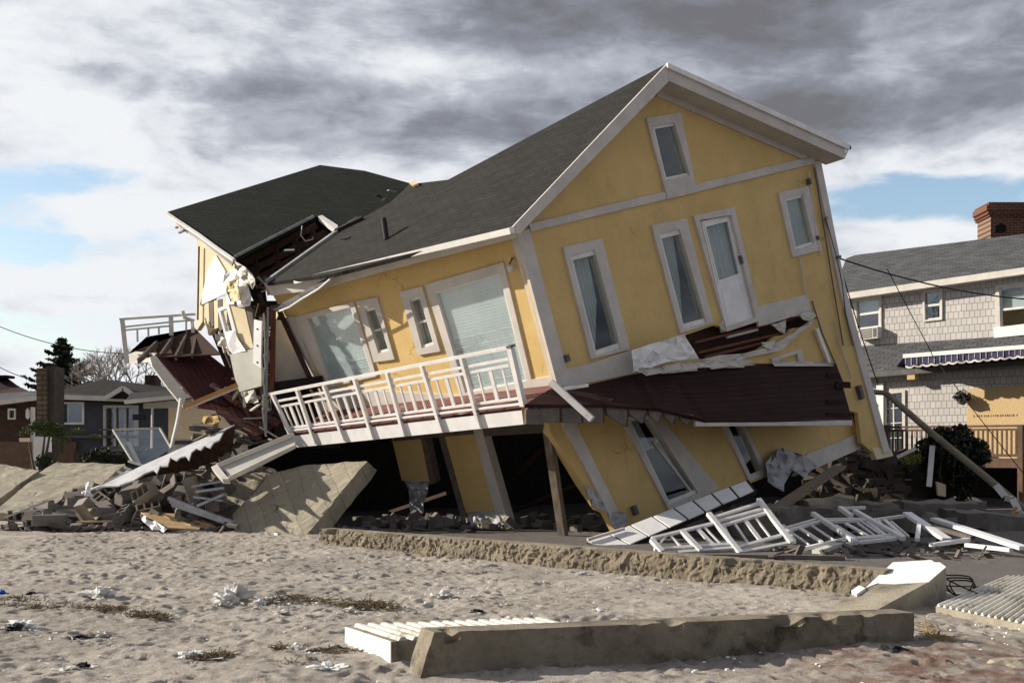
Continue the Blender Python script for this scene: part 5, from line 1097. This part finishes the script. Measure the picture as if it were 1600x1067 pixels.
# small broken boards along the foot of the heap
bl = [((0, 829), (95, 820), m_pale, .10, 'pale board on the sand at the left edge, uppermost of its pair'), ((-10, 836), (100, 828), m_wood, .12, 'weathered board on the sand at the left edge, lower of its pair'),
      ((120, 815), (176, 814), m_pale, .16, 'short pale board lying before the pale hollow block'), ((128, 824), (178, 819), m_metal, .12, 'short grey metal strip in front of the short pale board'),
      ((60, 818), (92, 806), m_wood, .10, 'weathered board end leaning on the low row of blocks'), ((100, 805), (124, 796), m_pale, .05, 'thin pale stick in the low end of the block heap'),
      ((150, 830), (215, 822), m_wood, .08, 'dark weathered stick left of the plywood sheet'), ((8, 808), (76, 782), m_greyp, .25, 'long grey board resting across the left end of the heap'),
      ((20, 800), (70, 795), m_white, .14, 'white splintered board at the foot of the left slab'), ((128, 770), (160, 758), m_foam, .12, 'white foam offcut on the long slab above the heap')]
for a, b, m, w, lab in bl:
    p_, q_ = P(*a, 24.3 if a[1] > 812 else 25.4), P(*b, 24.5 if a[1] > 812 else 25.6)
    T('broken_board', MB().bar(p_, q_, w, .035), m, lab, 'board', 'boards at the foot of the heap')
crumple('white_scrap', Pl(P(130, 780, 25.2), P(145, 780, 25.2), P(135, 760, 25.3)), subdiv([(132, 775), (134, 755), (139, 752), (141, 768), (146, 776)], 2, 1), 0, .04, m_foam, None, 3, label='upright white torn scrap on top of the left heap', cat='scrap')

# fallen roof edge: white face with dark underside over the heap
re_ = thing('fallen_roof_edge', P(260, 760, 24.8), 'long white fallen roof edge with brown underside above the cinder blocks', 'roof piece')
rq = Pl(P(157, 759, 24.6), P(366, 663, 25.4), P(291, 712, 24.3))
lowj = [(338.6, 681)] + [(330, 685), (324, 693), (316, 690), (310, 696), (303, 694), (295, 700), (291, 713), (286, 706), (278, 708), (272, 713), (262, 708), (258, 721), (246, 722), (241, 733), (236, 728), (222, 733), (205, 744)]
panel('white_face', rq, [(157, 759), (222, 727), (366, 663), (350, 672)] + [(a_ + 4, b_ + 6) for a_, b_ in lowj] + [(186, 758)], 0, -.03, m_whiteedge, re_)
MB().prism([P(366, 663, 25.4), P(362, 697, 25.5), P(338, 720, 25.4), P(291, 735, 25.2), P(230, 745, 25.1), P(175, 762, 25.0), P(205, 740, 25.1), P(291, 700, 25.2), P(338, 678, 25.3)], Vector((0, .12, 0))).build('brown_underside', m_rafter, re_)
MB().bar(P(289, 706, 24.9), P(308, 732, 24.6), .07, .05).build('rafter_end', m_dark, re_)
mb = MB()
for a, b in (((150, 764), (205, 733)), ((190, 744), (225, 728)), ((183, 736), (212, 748)), ((193, 729), (222, 743)), ((200, 720), (235, 731))): mb.bar(P(*a, 25.3), P(*b, 25.4), .10, .05)
T('broken_trellis', mb, m_white, 'small tangle of white slats at the left end of the fallen roof edge', 'trellis')
# white fallen panel to the right of the heap, under the balcony end
fp = thing('fallen_white_gutter_box', P(400, 740, 24.3), 'long pale soffit section lying under the end of the white balcony', 'roof piece')
fq = Pl(P(331, 729, 23.9), P(459, 676, 24.5), P(358, 747, 23.5))
panel('pale_face', fq, [(338, 726), (417, 692), (459, 676), (461, 697), (400, 728), (358, 748), (352, 735)], 0, -.05, m_greyp, fp)
panel('end_cap', fq, [(330, 729), (339, 725), (358, 748), (347, 748)], .06, -.06, m_trim, fp)
MB().bar(fq.hit(340, 727, .05), fq.hit(459, 678, .05), .05, .08).bar(fq.hit(358, 746, .05), fq.hit(462, 696, .05), .04, .05).build('edge_strip', m_trim, fp)
mb = MB(); mb.bar(P(306, 768, 24.3), P(350, 762, 24.4), .25, .05).bar(P(310, 790, 24.2), P(352, 772, 24.1), .16, .05).bar(P(303, 776, 24.2), P(348, 782, 24.2), .12, .04).bar(P(300, 760, 24.5), P(345, 752, 24.6), .16, .04)
T('metal_siding_scraps', mb, m_metal, 'bent grey metal siding pieces heaped right of the cinder blocks', 'siding')
gp_ = thing('glass_wind_screen', P(225, 722, 29.5), 'tilted framed glass wind screen standing behind the fallen roof edge', 'glass panel')
gq = [(177, 671), (250, 669), (268, 700), (224, 728), (208, 721)]; gY = (29.5, 29.3, 29, 29, 29.4)
pg = Pl(P(177, 671, 29.5), P(250, 669, 29.3), P(220, 724, 29.1))
mb = MB(); 
for a, b in zip(gq[:2] + [gq[2]], gq[1:3] + [(262, 708)]): mb.bar(pg.hit(*a), pg.hit(*b), .05, .05)
mb.bar(pg.hit(*gq[0]), pg.hit(*gq[4]), .06, .05); mb.build('frame', m_greyp, gp_)
MB().prism(H(pg, gq, 0), pg.n * -.012).build('glass', glassmat('tinted_screen', gl=.10), gp_)
MB().bar(P(200, 690, 29.8), P(217, 725, 29.8), .25, .04).build('leaning_board', m_greyp, gp_)
# plywood sheet, foam and downspout bundle
py = thing('plywood_sheet', G(285, 826), 'splintered plywood sheet lying on the sand before the block heap', 'plywood')
z_ = Vector((0, 0, -.035))
pw = Pl(P(222, 801, 24.6), P(300, 803, 24.9), P(262, 822, 23.9))
MB().prism(H(pw, [(220, 800), (250, 801), (299, 803), (318, 812), (348, 828), (300, 826), (262, 824)]), pw.n * -.03).build('sheet', m_ply, py)
for a, b in (((255, 804), (300, 820)), ((276, 804), (330, 821))): MB().bar(pw.hit(*a, .01), pw.hit(*b, .01), .07, .03).build('batten', m_pale, py)
crumple('foam_backing', pw, subdiv([(219, 803), (228, 806), (262, 826), (256, 831), (238, 827), (226, 816)], 2, 2), .02, .05, m_foam, py, 4)
MB().prism([P(262, 826, 23.85), P(346, 829, 23.9), P(338, 838, 23.7), P(275, 835, 23.7)], Vector((0, .2, 0))).build('grey_underlay', m_greyb, py)
ds = thing('metal_downspouts', P(315, 808, 24.2), 'bundle of grey metal downspouts lying beside the plywood sheet', 'downspout')
for k in range(3): MB().bar(P(264 + k * 3, 778 + k * 5, 24.5), P(366 + k * 2, 817 + k * 2, 23.9), .09, .07).build('pipe', m_metal, ds)
MB().tube([P(352, 818, 23.8), P(358, 820, 23.7), P(372, 823, 23.6)], .05).build('elbow', m_greyb, ds)
T('broken_stick', MB().bar(P(340, 838, 23.4), P(350, 822, 23.5), .04, .04), m_wood, 'short splintered stick upright at the right end of the plywood sheet', 'stick')
wp = thing('torn_white_siding', G(455, 845), 'torn white siding curl on olive sheet at the foot of the largest slab', 'siding')
crumple('white_curl', Pl(P(430, 838, 22.9), P(452, 846, 22.6), P(440, 832, 23.1)), subdiv([(428, 832), (440, 833), (462, 845), (456, 849), (440, 846), (430, 840)], 2, 1), .04, .04, m_foam, wp, 3)
MB().prism([P(445, 834, 22.9), P(475, 838, 22.7), P(498, 848, 22.2), P(470, 849, 22.2)], Vector((0, 0, -.03))).build('olive_sheet', m_concrete, wp)

# ------------------------------------------------------------------ concrete kerb and beams in the sand
kb0, kb1 = G(500, 851), G(1385, 936)
kb = rough_beam('concrete_kerb', kb0, kb1, .28, .34, .32, .085, m_erode, 620, 'long eroded concrete kerb crossing the sand in front of the wreck', 'kerb', fs=6.5, seg=14)
T('rust_stain_cap', MB().box(G(1295, 922) + Vector((0, .0, .12)), (.045, 0, 0), (0, .02, 0), (0, 0, .1)), m_red, 'rusty red metal stub on the right end of the long concrete kerb', 'metal stub')
fb0, fb1 = G(655, 1061), G(1428, 1001)
bt_ = rough_beam('concrete_beam', fb0, fb1, .355, .265, .30, .045, m_beam, 260, 'long smooth concrete beam nearest the camera', 'beam', fs=3.4, seg=10)
me = bt_.data; dirb = (fb1 - fb0).normalized()
for v in me.vertices:     # broken, bevelled left end
    w_ = v.co + bt_.location; s_ = (w_ - fb0).dot(dirb); hz = w_.z
    if s_ < .25: v.co += dirb * (max(0, hz) * .35 * (1 - s_ / .25))
# ribbed panel behind the beam
pa, pb2 = G(612, 1041), G(541, 1009); pr = (G(1000, 1000) - G(600, 1035)).normalized(); pr.z = 0
ppn = thing('ribbed_concrete_panel', G(620, 1010), 'white ribbed concrete panel tucked behind the left end of the nearest beam', 'concrete panel')
def Zp(p, z): return Vector((p.x, p.y, z))
pd_ = (pb2 - pa); pd_.z = 0
MB().prism([Zp(pa, .20), Zp(pa + pr * 2.1, .10), Zp(pa + pr * 2.1 + pd_, .10), Zp(pb2, .17)], Vector((0, 0, -.4))).build('body', m_concrete, ppn)
MB().prism([Zp(pa - pr * .012, .205), Zp(pb2 - pr * .012, .175), Zp(pb2 - pr * .012, -.1), Zp(pa - pr * .012, -.1)], pr * .01).build('white_face', m_foam, ppn)
MB().prism([Zp(pa + pr * .01 - pd_ * .006, .205), Zp(pa + pr * 0.25 - pd_ * .006, .2), Zp(pa + pr * .25 - pd_ * .006, -.1), Zp(pa + pr * .01 - pd_ * .006, -.1)], pd_ * .004).build('tan_face', m_concrete, ppn)
mb = MB()
for k in range(16):
    a = pa + pr * (.06 + k * .125); b = a + pd_ * .97; za = .205 - k * .0055; zb = .176 - k * .0042
    mb.prism([Zp(a, za), Zp(a + pr * .085, za), Zp(a + pr * .06, za + .03), Zp(a + pr * .02, za + .03)], Zp(b, zb) - Zp(a, za))
mb.build('ribs', m_ribs, ppn)
# tilted slab chunk with whitewashed top
ck = thing('broken_slab_chunk', G(1400, 955), 'tilted concrete chunk with a bright white top at the right end of the kerb', 'concrete chunk')
cp = Pl(P(1285, 955, 13.35), P(1477, 886, 14.2), P(1395, 878, 15.0))
MB().prism(H(cp, [(1278, 956), (1330, 930), (1355, 917), (1395, 878), (1455, 874.5), (1460, 878), (1468, 878), (1478, 885), (1452, 908), (1400, 936), (1362, 957)]), Vector((.03, .06, -.36))).build('slab', m_concrete, ck)
panel('white_coating', cp, [(1352, 918), (1395, 878), (1455, 874.5), (1460, 878), (1468, 878), (1478, 885), (1451, 908), (1400, 911), (1372, 910)], .012, .002, m_foam, ck)
panel('loose_white_edge', cp, [(1330, 922), (1342, 914), (1352, 918), (1338, 928)], .03, -.05, m_foam, ck)
mb = MB()
for k in range(3):
    c_ = P(1494 + k * 5, 910 + k * 4, 14.6); mb.tube([c_ + Vector((.20 * math.cos(t * .5) * (1 - k * .12), .1 * math.sin(t * .5), .11 * math.sin(t * .5) + .03 * math.cos(t))) for t in range(14)], .010, 5)
mb.tube([P(1480, 905, 14.5), P(1500, 915, 14.3), P(1530, 928, 14.0)], .009, 5).tube([P(1480, 915, 14.5), P(1550, 917, 14.8)], .008, 5)
T('tangled_cable', mb, m_black, 'tangle of black cable sticking out behind the white topped chunk', 'cable')
rs_ = thing('ribbed_sheet', G(1560, 945), 'pale ribbed concrete sheet half buried at the right edge', 'concrete sheet')
ra, rb2, rc, rd = G(1462, 958), G(1572, 916), G(1720, 918), G(1640, 992)
MB().prism([Zp(ra, .085), Zp(rb2, .17), Zp(rc, .17), Zp(rd, .05)], Vector((0, 0, -.14))).build('body', m_concrete, rs_)
mb = MB(); nn_ = 17
for k in range(nn_):
    t = (k + .2) / nn_; t2 = (k + .68) / nn_; a, a2 = Zp(ra.lerp(rd, t), .088 - .035 * t), Zp(ra.lerp(rd, t2), .088 - .035 * t2); b, b2 = Zp(rb2.lerp(rc, t), .173), Zp(rb2.lerp(rc, t2), .173); u_ = Vector((0, 0, .028))
    mb.add([a, a2, a2.lerp(a, .3) + u_, a.lerp(a2, .3) + u_, b, b2, b2.lerp(b, .3) + u_, b.lerp(b2, .3) + u_], [(0, 1, 2, 3), (4, 7, 6, 5), (0, 3, 7, 4), (1, 5, 6, 2), (3, 2, 6, 7), (0, 4, 5, 1)])
mb.build('ribs', m_ribs, rs_)
def rock(name, c, r, m, label, cat, sq=.6, amp=.35, sub=3, seed=0, group=None):
    bm = bmesh.new(); bmesh.ops.create_icosphere(bm, subdivisions=sub, radius=1)
    mb = MB()
    for v in bm.verts:
        nv = mnoise.noise(v.co * 1.4 + Vector((seed * 3.1, seed, 0))) * amp + mnoise.noise(v.co * 4 + Vector((seed, 0, seed))) * amp * .6; p = v.co * (1 + nv); mb.v.append(Vector(c) + Vector((p.x * r[0], p.y * r[1], p.z * r[2])))
    mb.f = [tuple(v.index for v in f.verts) for f in bm.faces]; bm.free(); return mb.build(name, m, label=label, cat=cat, group=group)
rock('half_buried_rock', G(1590, 1042) + Vector((0, 0, -.02)), (.28, .18, .10), m_concrete, 'half buried tan rock at the lower right corner', 'rock', seed=4)
rock('black_bag', G(1392, 1022) + Vector((0, 0, .03)), (.10, .10, .05), m_blackbag, 'crumpled black plastic on the sand before the nearest beam', 'litter', amp=.8, seed=2)

# ------------------------------------------------------------------ fallen railings and boards right of the house
def rail_section(label, pl, railsL, postsL, balL, w=.05):
    t = thing('fallen_railing', pl.hit(*postsL[0][1]), label, 'railing', 'collapsed white railing sections')
    for a, b in railsL: MB().bar(pl.hit(*a), pl.hit(*b), w, .05, pl.n).build('rail', m_rail, t)
    for a, b in postsL: MB().bar(pl.hit(*a, .03), pl.hit(*b, .03), .08, .07, pl.n).build('post', m_rail, t)
    for i, (a, b) in enumerate(balL): MB().bar(pl.hit(*a, .0), pl.hit(*b, .0), .07 if i % 3 == 1 else .03, .03, pl.n).build('baluster', m_rail, t)
    return t
R1 = Pl(P(1158, 862, 19.7), P(1237, 847, 20.0), P(1185, 780, 20.8))
rail_section('white railing section leaning nearest the tiled strip, its posts upright', R1, [((1117, 808), (1187, 786)), ((1119, 815), (1192, 795)), ((1125, 822), (1200, 800)), ((1150, 856), (1228, 834)), ((1157, 863), (1237, 847))],
             [((1185, 780), (1237, 848)), ((1107, 802), (1157, 864))], [((1146, 815), (1170, 850)), ((1163, 811), (1190, 846)), ((1179, 807), (1206, 842)), ((1131, 821), (1150, 856))])
rail_section('low white railing section running left towards the kerb', R1, [((1018, 841), (1125, 815)), ((1022, 858), (1143, 850)), ((1060, 863), (1145, 856))], [((1018, 843), (1035, 862)), ((1066, 830), (1095, 860))],
             [((1048, 837), (1068, 858)), ((1090, 826), (1116, 853)), ((1100, 823), (1128, 852)), ((1040, 838), (1024, 858))])
R2 = Pl(P(1252, 857, 19.7), P(1412, 840, 20.4), P(1285, 812, 21.4))
rail_section('white railing section lying flat in the middle of the fallen railings', R2, [((1225, 826), (1278, 811)), ((1228, 830), (1287, 813)), ((1252, 857), (1322, 842)), ((1285, 812), (1352, 811)), ((1322, 842), (1392, 836))],
             [((1270, 802), (1338, 847)), ((1222, 822), (1240, 846))], [((1233, 829), (1264, 851)), ((1250, 825), (1284, 847)), ((1267, 820), (1302, 843)), ((1306, 820), (1338, 840)), ((1322, 818), (1358, 838)), ((1340, 817), (1366, 836))])
rail_section('white railing section lying farthest right of the fallen railings', R2, [((1287, 815), (1360, 813)), ((1360, 813), (1412, 806)), ((1338, 842), (1414, 838)), ((1320, 850), (1400, 841)), ((1310, 794), (1352, 793))],
             [((1335, 798), (1412, 841)), ((1312, 793), (1330, 806))], [((1372, 812), (1385, 826)), ((1382, 812), (1412, 838)), ((1392, 814), (1420, 838)), ((1345, 814), (1375, 834)), ((1355, 815), (1384, 836))])
bd = [((1417, 802), (1480, 843), 21.5, 20.2, .16, m_white, 'long white board right of the fallen railings, sloping to the right'), ((1460, 811), (1600, 856), 21.5, 18.6, .16, m_white, 'longest white board at the right edge of the fallen railings'),
      ((1456, 851), (1512, 843), 19.6, 20.0, .12, m_white, 'short white board lying level right of the railings'), ((1510, 851), (1580, 859), 19.6, 18.9, .10, m_white, 'white board lying level nearest the right edge'),
      ((1433, 843), (1437, 814), 20.2, 21.0, .07, m_white, 'short white post standing upright between the boards'), ((1205, 800), (1312, 729), 22.0, 25.8, .28, m_wood, 'heavy dark timber propped under the right corner of the house'),
      ((1252, 858), (1320, 842), 19.5, 19.9, .06, m_white, 'thin white rail in front of the middle railing section'), ((1275, 862), (1312, 850), 19.3, 19.7, .16, m_greyp, 'stubby pale board before the middle railing section'),
      ((1310, 847), (1340, 862), 19.8, 19.3, .10, m_joist, 'grey splintered board end before the middle railing section'), ((1090, 868), (1320, 871), 18.9, 18.5, .12, m_joist, 'long grey plank lying behind the kerb under the railings'),
      ((1417, 812), (1520, 840), 21.4, 20.0, .10, m_joist, 'grey board lying behind the two long white boards'), ((1360, 797), (1440, 800), 22.5, 22.5, .14, m_joist, 'grey board behind the farthest railing section')]
for a, b, ya, yb, w, m, lab in bd: T('fallen_board', MB().bar(P(*a, ya), P(*b, yb), w, .06), m, lab, 'board', 'boards around the fallen railings')
sb_ = thing('small_white_box', G(1462, 852), 'small white box section with an open end beside the white boards', 'box'); MB().box(G(1464, 853) + Vector((0, 0, .08)), (.07, 0, 0), (0, .1, 0), (0, 0, .07)).build('shell', m_greyp, sb_); MB().box(G(1464, 853) + Vector((0, -.102, .08)), (.045, 0, 0), (0, .003, 0), (0, 0, .045)).build('open_end_shade', m_dark, sb_)  # dark plate on the front stands in for the shade inside the box
rc_ = [((1215, 815, 22.6), (.85, .5, .28), 'broken concrete lump left under the lifted house corner'), ((1290, 795, 23.2), (.42, .4, .2), 'pale broken concrete slab behind the middle railing section'), ((1362, 804, 23.2), (.42, .35, .22), 'grey concrete lump behind the farthest railing section'),
       ((1455, 797, 27), (1.0, .6, .18), 'flat grey concrete lump below the dark shrub'), ((1560, 815, 25), (1.0, .7, .16), 'low grey concrete lump near the right edge')]
for i, (c_, r_, lab) in enumerate(rc_):
    mb = MB(); c0 = P(*c_); c0.z = max(c0.z, .1); an = random.uniform(-.3, .3); ax = Vector((math.cos(an), math.sin(an), random.uniform(-.12, .12))) * r_[0]; ay = Vector((-math.sin(an), math.cos(an), 0)) * r_[1]; az = Vector((random.uniform(-.05, .05), 0, 1)) * r_[2]
    mb.box(c0, ax, ay, az); o = T('concrete_lump', mb, m_block if i != 1 else m_concrete, lab, 'concrete lump')
    bm = bmesh.new(); bm.from_mesh(o.data); bmesh.ops.subdivide_edges(bm, edges=bm.edges, cuts=5, use_grid_fill=True)
    for v in bm.verts: v.co += mnoise.noise_vector(v.co * 2.2 + Vector((i, 0, 0))) * .12
    bm.to_mesh(o.data); bm.free()
# white capped trim strip lying against the lower wall
ts = thing('white_trim_strip', P(1040, 815, 22), 'long strip of square white panels leaning along the foot of the gable wall', 'trim strip')
tp = Pl(P(917, 845, 21.0), P(1171, 750, 23.6), P(977, 853, 20.8))
panel('backing', tp, [(917, 846), (1169, 749), (1183, 767), (977, 855), (930, 858)], -.02, -.10, m_dark, ts)
uu = [917, 952, 985, 1020, 1053, 1083, 1112, 1140, 1167]; vv = [846, 834, 820, 806.5, 793.5, 782, 771, 760.5, 750.5]; off_ = [(34, 11), (31, 16), (28, 17), (25, 17), (22, 17), (19, 17), (16, 16), (14, 16), (12, 15)]
for i in range(8):
    a, b = (uu[i] + 1.6, vv[i] - .6), (uu[i + 1] - 1.6, vv[i + 1] + .6); panel('square_panel', tp, [a, b, (b[0] + off_[i + 1][0], b[1] + off_[i + 1][1]), (a[0] + off_[i][0], a[1] + off_[i][1])], .0, -.02, m_white, ts)
MB().bar(tp.hit(918, 843, .05), tp.hit(975, 826, .05), .05, .05).build('loose_strip', m_trim, ts)
# dark rubble in the shade under and beside the house
mb = MB()
for i in range(520):
    u = random.uniform(560, 1480)
    if u < 1180: Yr = random.uniform(23.8, 27.5); x = (u - 800) / F * Yr
    else: Yr = random.uniform(22.5, 30); x = (u - 800) / F * Yr
    if u < 900 and Yr < 24.4: continue
    s_ = random.uniform(.05, .22) * (1.0 if u < 1180 else 1.3); c_ = Vector((x, Yr, hb(x, Yr) + s_ * .5)); a = Vector((random.gauss(0, 1), random.gauss(0, 1), random.gauss(0, .4))).normalized(); b = a.cross(Vector((0, 0, 1))).normalized(); k = a.cross(b)
    mb.box(c_, a * s_ * random.uniform(.6, 1.6), b * s_ * random.uniform(.3, .8), k * s_ * random.uniform(.15, .5))
mb.build('shaded_rubble', m_block, kind='stuff', label='dark broken masonry scattered under the raised house', cat='rubble')
mb = MB()
for (u0, u1, v0, v1, Y0, Y1, n, s0) in ((0, 360, 800, 834, 24, 25, 210, .07), (500, 760, 836, 842, 23.5, 24.5, 30, .06), (1200, 1560, 835, 870, 18.5, 21, 90, .05), (300, 430, 650, 740, 25, 27.6, 70, .09)):
    for i in range(n):
        u = random.uniform(u0, u1); Yr = random.uniform(Y0, Y1); x = (u - 800) / F * Yr; z = hb(x, Yr) + random.uniform(0, .05)
        if v1 < 800: p_ = P(u, random.uniform(v0, v1), Yr); x, z = p_.x, p_.z - .2
        a = Vector((random.gauss(0, 1), random.gauss(0, 1), random.gauss(0, .35))).normalized(); b = a.cross(Vector((.1, .2, 1))).normalized(); s_ = s0 * random.uniform(.5, 1.8)
        mb.box((x, Yr, z), a * s_ * 2, b * s_ * .6, a.cross(b) * s_ * .2)
mb.build('wood_splinters', m_joist, kind='stuff', label='weathered wood splinters scattered among the debris', cat='splinters')

# ------------------------------------------------------------------ litter on the sand
def bag(u, v, s, m, label, seed, group=None, sq=.6): 
    s *= .78; sq *= .8; c = G(u, v); rock('plastic_bag' if m in (m_bag, m_foam) else 'litter', c + Vector((0, 0, s * sq * .35)), (s, s * .8, s * sq), m, label, 'plastic bag' if m in (m_bag, m_foam) else 'litter', amp=1.1, sub=4, seed=seed, group=group)
bag(155, 935, .2, m_bag, 'crumpled white bag on the sand left of the upright round bag', 1); bag(364, 940, .20, m_bag, 'upright round white bag on the sand, centre left', 2, sq=1.1)
bag(345, 946, .10, m_bag, 'flattened white scrap touching the upright round bag', 3); bag(406, 942, .10, m_foam, 'small white scrap just right of the upright round bag', 5)
bag(425, 937, .07, m_foam, 'smaller white scrap at the left end of the thin debris line', 6); bag(441, 958, .10, m_bag, 'flat pale bag below the thin debris line', 7, sq=.35)
bag(692, 934, .13, m_bag, 'crumpled translucent bag on the smooth sand behind the ribbed panel', 8); bag(300, 1026, .12, m_foam, 'torn white scrap alone in the lower left sand', 9, sq=.5)
bag(556, 899, .07, m_bag, 'small pale scrap near the left end of the kerb', 11); bag(910, 898, .10, m_bag, 'tiny white scrap lying at the foot of the kerb', 12, sq=.4)
bag(935, 955, .06, m_foam, 'small white crumb behind the nearest beam', 13); bag(745, 957, .07, m_blackbag, 'small black lump on the sand behind the ribbed panel', 14)
bag(3, 930, .09, m_blue, 'bright blue plastic scrap at the left edge', 15); bag(52, 931, .11, m_blackbag, 'black rag on the weed line at the left edge', 16, sq=.4)
bag(35, 982, .14, m_foam, 'dirty white lump on the sand below the weed line', 17); bag(20, 985, .10, m_blackbag, 'dark lump beside the dirty white lump at left', 18)
bag(128, 996, .10, m_blackbag, 'dark flattened rag on the lower left sand', 19, sq=.3); bag(162, 994, .08, m_bag, 'small pale bag beside the dark flattened rag', 20)
bag(465, 1020, .11, m_bag, 'grey white bag in the debris left of the ribbed panel', 21); bag(490, 1028, .09, m_foam, 'white foam lump in the middle of the debris clump', 22)
bag(530, 1018, .10, m_blackbag, 'black rag on the debris clump beside the ribbed panel', 23, sq=.5); bag(515, 1048, .14, m_foam, 'largest white foam lump in the debris clump near the bottom', 24, sq=.5)
bag(108, 1046, .07, m_bag, 'faint pale bag near the bottom left', 25, sq=.4); bag(132, 1041, .06, m_blackbag, 'small black speck of rag near the bottom left', 26)
bag(240, 963, .07, m_bag, 'small pale bag at the right end of the weed line', 27); bag(75, 948, .08, m_foam, 'white scrap on the weed line near the left edge', 28, sq=.4)
bag(800, 968, .08, m_foam, 'small white scrap just behind the ribbed panel', 29, sq=.4); bag(545, 955, .07, m_bag, 'pale scrap at the left end of the brown weed clump', 30)
def weed(name, segs, n, label, m, spread=.12, size=.035):
    mb = MB()
    for _ in range(n):
        a, b = random.choice(segs); t = random.random(); u = a[0] + (b[0] - a[0]) * t + random.gauss(0, 6); v = a[1] + (b[1] - a[1]) * t + random.gauss(0, 2.2); p = G(u, v)
        p += Vector((0, 0, random.uniform(-.005, .035))); d = Vector((random.gauss(0, 1), random.gauss(0, 1), random.gauss(0, .3))).normalized() * random.uniform(.02, size * 2.6); mb.bar(p - d, p + d, .006, .006)
    mb.build(name, m, kind='stuff', label=label, cat='seaweed')
weed('weed_line', [((0, 938), (70, 945)), ((40, 952), (200, 953)), ((150, 957), (262, 966)), ((0, 948), (60, 955))], 1700, 'dark dry weed line across the left sand', m_weed)
weed('weed_clump', [((545, 948), (620, 949)), ((560, 946), (600, 947))], 600, 'brown weed clump on the sand behind the ribbed panel', m_weed)
weed('weed_clump', [((400, 940), (470, 935)), ((465, 935), (540, 944))], 260, 'thin weed and debris line right of the upright bag', m_weed)
weed('weed_clump', [((430, 1015), (560, 1024)), ((440, 1045), (530, 1035)), ((300, 1030), (360, 1028))], 900, 'dark weed clump left of the ribbed panel', m_weed)
weed('straw_clump', [((1443, 975), (1458, 1000)), ((1450, 995), (1480, 1002))], 160, 'yellow straw tuft beside the right end of the nearest beam', m_straw)
mb = MB()
for (a, b, n) in (((0, 935), (120, 950), 90), ((120, 955), (270, 965), 60), ((330, 945), (560, 940), 110), ((540, 950), (700, 945), 50), ((280, 1030), (560, 1030), 120), ((0, 985), (180, 1000), 60), ((60, 1040), (160, 1050), 30), ((700, 935), (1000, 960), 30)):
    for _ in range(n):
        t = random.random(); p = G(a[0] + (b[0] - a[0]) * t + random.gauss(0, 12), a[1] + (b[1] - a[1]) * t + random.gauss(0, 5)) + Vector((0, 0, random.uniform(.0, .03)))
        s_ = random.uniform(.008, .035); q3 = [p + Vector((random.gauss(0, s_), random.gauss(0, s_), random.gauss(0, s_ * .4))) for _ in range(4)]; mb.add(q3, [(0, 1, 2), (0, 2, 3)])
mb.build('shredded_litter', m_bag, kind='stuff', label='shredded pale paper and plastic along the weed lines', cat='litter', recalc=False)
T('dry_reed', MB().tube([P(1444, 965, 12.0), P(1447, 980, 11.95), P(1456, 1000, 11.5)], .006, 5), m_straw, 'pale upright reed beside the right end of the nearest beam', 'reed')
mb = MB()
for i in range(1500):     # shells, pebbles and chips strewn on the beach
    x = random.uniform(-8, 6.5); y = random.uniform(8, 22)
    if y + x * 1.05 > 18.8: continue
    s_ = random.uniform(.006, .022); mb.box((x, y, hb(x, y) + s_ * .3), (s_ * .6, s_ * .3, 0), (-s_ * .2, s_ * .4, 0), (0, 0, s_ * .3))
mb.build('shell_fragments', m_foam, kind='stuff', label='pale shell and foam fragments strewn over the sand', cat='fragments')
